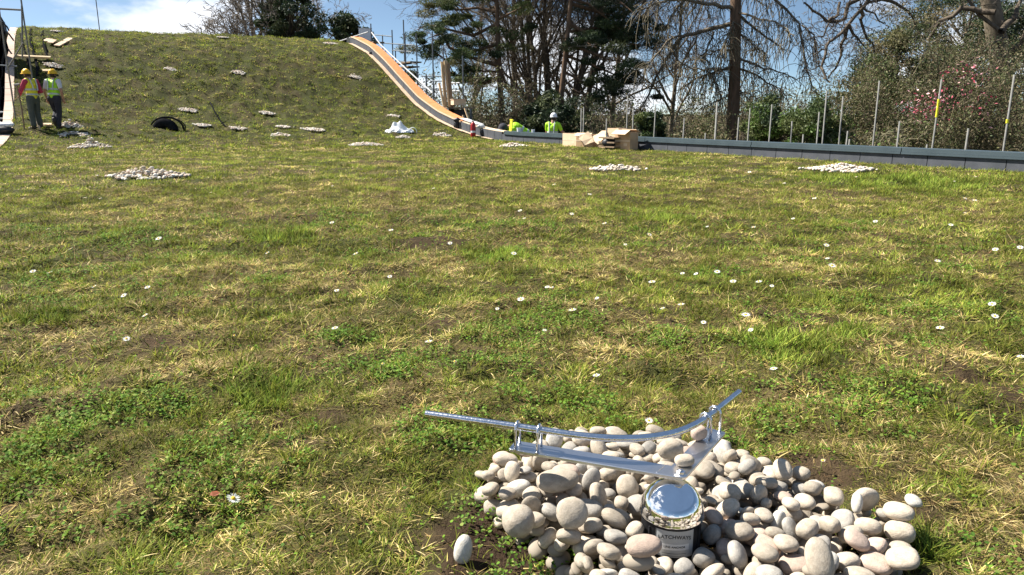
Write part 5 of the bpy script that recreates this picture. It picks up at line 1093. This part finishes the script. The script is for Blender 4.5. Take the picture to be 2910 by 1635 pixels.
# --- larch with hanging twigs
def larch():
    y = 36; u = 1848; root = start('larch_tree', u, y, 'big larch with straight dark trunk and hanging bare twigs'); o = np.array(root.location); B, Sm = Segs(), Segs()
    tp = [np.array(aty(a * K, v * K, y)) - o for a, v in ((1842, 352), (1848, 180), (1850, 0))]; tp = [tp[0] - (0, 0, tp[0][2])] + tp + [tp[-1] + (0.1, 0, 9)]
    b = MB(); b.tube(tp, [.36, .31, .27, .25, .07], 12); b.build('trunk', M_barkr, root, True); Lf = []
    def limbp(pl, dy, r0, hang=1.):
        P = [np.array(aty(a * K, v * K, y + dy * i / max(1, len(pl) - 1))) - o for i, (a, v) in enumerate(pl)]; Q = []
        for i in range(len(P) - 1):
            m = max(2, int(np.linalg.norm(P[i + 1] - P[i]) / .3))
            for j in range(m): Q.append(P[i] + (P[i + 1] - P[i]) * j / m + vr(.035))
        Q.append(P[-1]); n = len(Q)
        for i in range(n - 1):
            r_ = r0 * (1 - .8 * i / n); (B if r_ > .03 else Sm).add(Q[i], Q[i + 1], r_, r0 * (1 - .8 * (i + 1) / n))
            if i > n * .08:
                for _ in range(7):
                    p = Q[i]; d = unit(vr(.7) + np.array([0, 0, -.5])); L = rng.uniform(.4, 1.5) * hang; m = int(L / .28) + 1
                    for j in range(m): d = unit(d + vr(.12) + np.array([0, 0, -.35])); e = p + d * .28; Sm.add(p, e, .014, .012); Lf.append(e); p = e
    for pl, dy, r0 in [([(1848, 60), (1780, 75), (1712, 92), (1680, 140), (1640, 215), (1605, 290)], 2, .12), ([(1712, 92), (1690, 95), (1660, 130), (1620, 170), (1590, 180)], -2, .06), ([(1848, 20), (1780, 10), (1720, 0), (1660, 5), (1600, 30)], -2, .1),
                       ([(1848, 165), (1790, 185), (1750, 195), (1700, 230)], 2, .06), ([(1848, 165), (1800, 175), (1730, 170), (1700, 150)], -3, .06), ([(1850, 145), (1900, 165), (1960, 180), (2000, 200)], -2, .06), ([(1850, 170), (1900, 185), (1950, 220), (1980, 250)], 3, .06),
                       ([(1850, 35), (1900, 75), (1950, 110), (1980, 130)], 2, .07), ([(1850, 30), (1910, 45), (1960, 60), (2000, 90)], -3, .06), ([(1850, -40), (1940, -10), (1990, 35), (2010, 60), (2018, 100), (2025, 160), (2040, 210), (2065, 265)], -2, .08), ([(2018, 62), (2045, 88), (2052, 140)], -2, .04),
                       ([(1848, 110), (1800, 130), (1760, 140), (1745, 165)], -2, .05), ([(1795, 80), (1785, 110), (1775, 150), (1770, 210)], 1, .05), ([(1785, 180), (1805, 215), (1815, 260)], 1, .04), ([(1848, 230), (1790, 262), (1760, 275)], 1, .04), ([(1850, 220), (1890, 240), (1930, 262)], 2, .03),
                       ([(1848, -30), (1800, -35), (1740, -20), (1700, 20)], 3, .08), ([(1848, 80), (1900, 110), (1930, 150)], 4, .04), ([(1848, 55), (1830, 90), (1815, 120)], -3, .04), ([(1720, 0), (1700, 20), (1680, 60), (1650, 90)], 0, .05)]: limbp(pl, dy, r0)
    for z in np.arange(9.6, 17, .5):
        a = rng.uniform(0, 6.28); L = (18 - z) * .45 + .6; s_ = np.array([tp[3][0], 0, z]); e = s_ + np.array([math.cos(a) * L, math.sin(a) * L, -.1 * L]); n = 6
        for i in range(n):
            p, q = s_ + (e - s_) * i / n, s_ + (e - s_) * (i + 1) / n; B.add(p, q, .06 * (1 - i / n) + .01, .06 * (1 - (i + 1) / n) + .01)
            for _ in range(5):
                pp_ = q; d = unit(vr(.7) + np.array([0, 0, -.5]))
                for j in range(4): d = unit(d + vr(.1) + np.array([0, 0, -.3])); e2 = pp_ + d * .28; Sm.add(pp_, e2, .014, .012); Lf.append(e2); pp_ = e2
    B.mesh('limbs', M_bark, root, 6); Sm.mesh('hanging_twigs', M_twig, root, 3, (.17, .145, .10))
    L3 = np.array(Lf); L3 = L3[rng.uniform(0, 1, len(L3)) < .55] ; leaves(L3 + rng.normal(0, .03, L3.shape), .035, (.12, .11, .05), 'buds', root)
larch()
# --- big tree at the right with crooked limbs
def bigtree():
    y = 34; root = start('old_tree', 2505, y, 'thick trunked old tree at the right edge with crooked dark limbs reaching left'); o = np.array(root.location); B, Sm = Segs(), Segs()
    tp = [np.array(aty(a * K, v * K, y)) - o for a, v in ((2545, 300), (2520, 180), (2500, 60), (2480, -60), (2440, -220))]; tp = [tp[0] - (-.2, 0, tp[0][2])] + tp
    b = MB(); b.tube(tp, [.55, .46, .42, .38, .33, .12], 12); b.build('trunk', M_bark, root, True)
    c4 = lambda x, yy: ((1950 + x / 2.683) / K, yy / 2.683 / K)
    tw = [dict(n=5, wig=.16, up=-.02, ratio=.5, ang=.8, seg=.25, lo=.1, rr=.5), dict(n=4, wig=.2, up=0, ratio=.5, ang=.8, seg=.2, rr=.5), dict(n=0, wig=.2, up=0, ratio=.5, ang=.8, seg=.2)]
    for pl, r0, dy in [([(2300, -420), (1900, -420), (1520, -200), (1340, 60), (1230, 190), (1110, 290), (1060, 370), (1030, 500), (1060, 580), (1095, 630)], .12, -2), ([(1230, 190), (1205, 300), (1180, 340), (1190, 420), (1130, 520), (1080, 600)], .085, 0), ([(1340, 60), (1325, 150), (1360, 250), (1400, 330), (1440, 400)], .08, 1),
                       ([(1420, -60), (1240, 30), (1215, 150), (1110, 170), (1080, 150), (950, 80), (900, 20)], .10, -1), ([(1240, 200), (1270, 260), (1320, 290), (1370, 370)], .07, 0), ([(1600, -170), (1500, 0), (1400, 20), (1340, 60)], .1, 0), ([(1180, 20), (1150, 110), (1100, 165), (1040, 260), (930, 300)], .06, -1),
                       ([(1500, 0), (1600, 20), (1700, 90), (1750, 200)], .08, 2), ([(1340, 60), (1440, 110), (1510, 180)], .05, 1), ([(1030, 500), (980, 520), (900, 540)], .035, 0), ([(1060, 370), (1000, 400), (940, 460), (920, 500)], .035, 1), ([(2330, 100), (2100, 60), (1950, 150), (1850, 300)], .14, 2), ([(2420, 300), (2300, 330), (2200, 450), (2100, 500)], .1, -2), ([(2380, 200), (2250, 120), (2100, -50), (1900, -150)], .09, 1),
                       ([(2440, 420), (2560, 330), (2640, 150)], .14, -1), ([(2400, 250), (2500, 120), (2560, -50)], .15, 2)]:
        P = [np.array(aty(*[q * K for q in c4(a, v)], y - 1 + dy * i / len(pl))) - o for i, (a, v) in enumerate(pl)]; Q = []
        for i in range(len(P) - 1):
            m = max(2, int(np.linalg.norm(P[i + 1] - P[i]) / .35))
            for j in range(m): Q.append(P[i] + (P[i + 1] - P[i]) * j / m + vr(.04))
        Q.append(P[-1]); n = len(Q)
        for i in range(n - 1):
            r_ = r0 * (1 - .7 * i / n); (B if r_ > .025 else Sm).add(Q[i], Q[i + 1], r_, r0 * (1 - .7 * (i + 1) / n))
            for _ in range(1 + (rng.uniform() < .3)):
                if i > 2: grow(B, Sm, Q[i], unit(vr() + np.array([0, 0, -.15])), rng.uniform(.6, 1.5), max(.014, r_ * .3), 0, tw)
    B.mesh('limbs', M_barkd, root, 6); Sm.mesh('twigs', M_twig, root, 3, (.12, .10, .08))
bigtree()
def twiggy(u, y, v0, v1, wpx, label, cols, n, nst, tcol, leaf=.07, name='shrub', blossoms=None, depth=3.5, up=.8):
    root = start(name, u, y, label, 'shrub'); zt, zb = zpx(v0, y) - GZ, 0; rx = wpx * K / F * y / 2; B, Sm = Segs(), Segs(); tips = []
    Ps = [dict(n=6, wig=.08, up=.03, ratio=.5, ang=.6, seg=.4, lo=.15, rr=.5), dict(n=5, wig=.18, up=.02, ratio=.5, ang=.8, seg=.25, lo=.1, rr=.55), dict(n=3, wig=.2, up=0, ratio=.5, ang=.9, seg=.2, rr=.6), dict(n=0, wig=.2, up=0, ratio=.5, ang=.9, seg=.2)]
    for i in range(nst):
        x0 = rng.uniform(-.8, .8) * rx; y0 = rng.uniform(-.5, .5) * depth; h = zt * (1 - .35 * (x0 / rx) ** 2) * rng.uniform(.65, 1.02); grow(B, Sm, np.array([x0, y0, 0]), unit(np.array([rng.normal(0, .28), rng.normal(0, .25), up])), h, .05, 0, Ps, tips)
    B.mesh('stems', M_barkd, root, 5); Sm.mesh('twigs', M_twig, root, 3, tcol); T = np.array(tips)
    if n: P = T[rng.integers(0, len(T), n)] + rng.normal(0, .16, (n, 3)); leaves(P, leaf, np.array(cols)[rng.integers(0, len(cols), n)], 'crown', root)
    if blossoms:
        Pb = []
        for (a, v, c_) in blossoms:
            q = np.array(aty(a, v, y - depth * .55)) - np.array(root.location); Pb.append(q + rng.normal(0, .30, (c_, 3)) * [1, .6, .8])
        Pb = np.concatenate(Pb); o = leaves(Pb, .055, np.array([(.62, .16, .22), (.85, .48, .50), (.50, .08, .13)])[rng.integers(0, 3, len(Pb))], 'blossoms', root, 0, M_leaf)
    return root
c4 = lambda x, yy: (1950 + x / 2.683, yy / 2.683)
twiggy(2440, 29, 95, 380, 330, 'large tangled shrub with scattered pink blossom at the right', OL + BR, 36000, 30, (.16, .135, .085), .043, blossoms=[(*c4(2120, 545), 60), (*c4(2280, 610), 22), (*c4(1780, 850), 70), (*c4(1960, 745), 70), (*c4(1900, 860), 60), (*c4(2210, 745), 60), (*c4(2280, 860), 20), (*c4(1730, 790), 18)])
twiggy(2260, 31, 150, 380, 230, 'broad brownish twiggy shrub left of the pink blossom', BR + OL, 30000, 24, (.16, .135, .085), .043)
twiggy(2560, 31, 40, 380, 200, 'dense brown twiggy shrub at the far right behind the nearest pole', BR + DK, 24000, 18, (.15, .12, .08), .043)
evergreen('evergreen_tree', 2405, 41, -60, 300, 480, 'tall dark evergreen mass filling the sky at the upper right', OL + DK + DK + BR[:2], 62000, .065, 120, .1, shape=.4, clump=.09, twig=7)
evergreen('evergreen_tree', 2210, 40, 90, 330, 190, 'rounded dull green tree left of the upper right evergreen', BR[:4] + OL, 16000, .07, 60, .25, clump=.11, twig=5)
evergreen('shrub', 2060, 27, 243, 400, 170, 'mid green bush behind the parapet below the crooked limbs', GR[:1] + OL[:3], 16000, .05, 60, cat='shrub', clump=.15)
evergreen('shrub', 1945, 29, 235, 400, 150, 'darker green bush right of the larch trunk', GR[:1] + OL + DK[:1], 14000, .052, 50, cat='shrub', clump=.15)
twiggy(2170, 26, 290, 400, 150, 'pale twiggy low bush between the green bush and the blossom shrub', BR + GR[:1], 5000, 14, (.22, .2, .13), .055)
twiggy(1740, 33, 268, 400, 190, 'olive brown twiggy thicket left of the larch trunk', BR + OL, 9000, 18, (.2, .17, .1), .065)
evergreen('shrub', 1640, 30, 255, 400, 80, 'dark bush under the hanging larch branch', DK + OL, 5000, .08, 26, cat='shrub')
twiggy(1530, 34, 235, 400, 150, 'dark tangled twigs behind the cardboard boxes', DK + BR, 5000, 16, (.065, .055, .045), .06)
evergreen('shrub', 1390, 36, 232, 400, 230, 'broad dark evergreen bush low between the two conifer trunks', DK, 14000, .09, 60, cat='shrub', clump=.12)
twiggy(1300, 38, 180, 400, 190, 'brown leafless thicket behind the trunk of the olive pine', BR, 6000, 18, (.19, .145, .11), .06)
twiggy(1200, 36, 190, 400, 170, 'brown green tangle behind the scaffold platform', BR + OL, 8000, 18, (.18, .15, .1), .065)
evergreen('shrub', 1035, 40, 168, 300, 70, 'dark bush seen between the wave and the scaffold tower', DK, 4000, .09, 22, cat='shrub')
# far thicket
def farwood():
    B = Segs(); P = []
    for i in range(1500):
        x = rng.uniform(-25, 75); y = rng.uniform(62, 80); h = rng.uniform(3.6, 5.6) + 1.1 * math.sin(x * .35); p = np.array([x, y, GZ]); d = unit(np.array([rng.normal(0, .15), 0, 1]))
        B.add(p, p + d * h, .04, .015)
        for _ in range(7): a = p + d * h * rng.uniform(.3, 1); e = a + unit(vr() + np.array([0, 0, .8])) * rng.uniform(.5, 1.4); B.add(a, e, .018, .01); P.append(e)
    B.mesh('distant_thicket', M_twig, None, 3, (.14, .115, .085)); o = bpy.data.objects['distant_thicket']; tagit(o, 'brown leafless thicket far behind the trees along the horizon', 'thicket', kind='stuff')
    P = np.array(P); o = leaves(np.concatenate([P + rng.normal(0, .3, P.shape) for _ in range(3)]), .13, np.array(BR)[rng.integers(0, 5, len(P) * 3)], 'distant_undergrowth', None); tagit(o, 'dull olive undergrowth far behind the trees along the horizon', 'undergrowth', kind='stuff')
farwood()

def grass_objs():
    layers = [(.55, 2.4, 36000, .030, .0033, 3, 76), (2.4, 5, 15000, .039, .0047, 2, 60), (5, 10, 5600, .048, .0082, 1, 48), (10, 18, 2300, .055, .012, 1, 46), (18, 36, 1100, .07, .02, 1, 44)]
    VV, QQ, TT, CC, off = [], [], [], [], 0
    for a in layers:
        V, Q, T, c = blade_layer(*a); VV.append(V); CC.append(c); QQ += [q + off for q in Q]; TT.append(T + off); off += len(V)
    # long single straws and stalks lying over the near turf
    for (r0, r1, dn, L, w) in ((.6, 3, 260, .06, .0015), (3, 8, 90, .12, .003)):
        x, y = sample(r0, r1, dn, 55); k = pile_mask(x, y); x, y = x[k], y[k]; n = len(x)
        V, Q, T, c = make_blades(x, y, L * rng.uniform(.4, 1.5, n), np.full(n, w), rng.uniform(.9, 1.45, n), rng.uniform(-.1, .5, n), STRAW[rng.integers(0, 4, n)] * 1.15, 3)
        VV.append(V); CC.append(c); QQ += [q + off for q in Q]; TT.append(T + off); off += len(V)
    # matted thatch: short bits of straw, brown stems and green lying flat
    for (r0, r1, dn, L, w, hf) in ((.55, 2.5, 34000, .014, .0019, 76), (2.5, 5.2, 9000, .024, .0034, 60), (5.2, 10, 2600, .04, .006, 47)):
        x, y = sample(r0, r1, dn, hf); k = pile_mask(x, y); x, y = x[k], y[k]; g_, b_, s_, t_, c_ = turf_fields(x, y); dp = smooth01((.60 - np.hypot(x - POST[0], y - POST[1])) / .1)
        k = rng.uniform(0, 1, len(x)) < (1 - .8 * b_) * (1 - dp); x, y, g_, s_ = x[k], y[k], g_[k], s_[k]; n = len(x); u = rng.uniform(0, 1, n); col = STRAW[rng.integers(0, 5, n)] * .72
        m = u < .30 + .35 * g_; col[m] = GREEN[rng.integers(0, 4, m.sum())] * .85; m = u > .78; col[m] = np.array([.24, .14, .07]); col = col * rng.uniform(.6, 1.3, (n, 1)) * (.6 + .8 * vn(x, y, .04 if r1 < 5 else .1, 91))[:, None]
        V, Q, T, c = make_blades(x, y, L * rng.uniform(.5, 1.6, n), w * rng.uniform(.7, 1.3, n), rng.uniform(1.0, 1.5, n), rng.uniform(-.2, .3, n), col, 1, sink=-.001)
        VV.append(V); CC.append(c); QQ += [q + off for q in Q]; TT.append(T + off); off += len(V)
    # long blade tufts
    tx, ty = [], []
    for c, r, k in PATCH:
        if k == 'tuft' and np.hypot(*c) < 9:
            n = int(120 * r / .15); q1 = c[0] + rng.normal(0, r * .5, n * 2); q2 = c[1] + rng.normal(0, r * .4, n * 2); kq = vn(q1, q2, .05 + r * .22, 19) > .52; tx.append(q1[kq]); ty.append(q2[kq])
    x, y = np.concatenate(tx), np.concatenate(ty); n = len(x); dd = np.hypot(x, y)
    V, Q, T, c = make_blades(x, y, rng.uniform(.035, .085, n), .0028 + .0007 * dd, rng.uniform(.3, 1.1, n), rng.uniform(.1, .7, n), FRESH[rng.integers(0, 3, n)] * rng.uniform(.6, 1.1, (n, 1)), 3)
    VV.append(V); CC.append(c); QQ += [q + off for q in Q]; TT.append(T + off); off += len(V)
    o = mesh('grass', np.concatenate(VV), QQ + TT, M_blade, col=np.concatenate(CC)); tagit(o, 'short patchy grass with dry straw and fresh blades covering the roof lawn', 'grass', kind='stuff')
    # clover and small round leaves
    x, y = sample(.6, 7, 4200, 55); k = pile_mask(x, y); x, y = x[k], y[k]; g_, b_, s_, t_, c_ = turf_fields(x, y); dd = np.hypot(x, y)
    keep = rng.uniform(0, 1, len(x)) < np.clip(c_ * 1.6 * np.where(dd < 3, 1, .5) + .035, 0, 1); x, y, dd = x[keep], y[keep], dd[keep]
    x = np.repeat(x, 3) + rng.normal(0, .004, len(x) * 3); y = np.repeat(y, 3) + rng.normal(0, .004, len(y) * 3); dd = np.repeat(dd, 3); n = len(x)
    z = gz(x, y) + rng.uniform(.004, .028, n); r = rng.uniform(.0024, .0048, n) * (1 + .12 * dd)
    nx = rng.normal(0, .45, (n, 3)); nx[:, 2] = 1; nx /= np.linalg.norm(nx, axis=1)[:, None]
    u = np.cross(nx, rng.normal(0, 1, (n, 3))); u /= np.linalg.norm(u, axis=1)[:, None]; w = np.cross(nx, u)
    c0 = np.stack([x, y, z], 1); ring = []
    for q in range(6):
        a = q * math.pi / 3; ring.append(c0 + r[:, None] * (math.cos(a) * u + .78 * math.sin(a) * w) + nx * (.18 * r * (abs(math.cos(a)) > .9))[:, None])
    V = np.stack(ring, 1).reshape(-1, 3); Fc = (np.arange(n) * 6)[:, None] + np.arange(6)[None, :]
    col = np.array([[.12, .22, .03], [.16, .28, .03], [.08, .16, .025], [.24, .30, .07]])[rng.integers(0, 4, n)] * rng.uniform(.7, 1.2, (n, 1))
    o = mesh('clover_leaves', V, Fc, M_blade, col=np.repeat(col, 6, 0)); tagit(o, 'low green clover and weed leaves growing between the grass blades', 'clover', kind='stuff')

grass_objs()
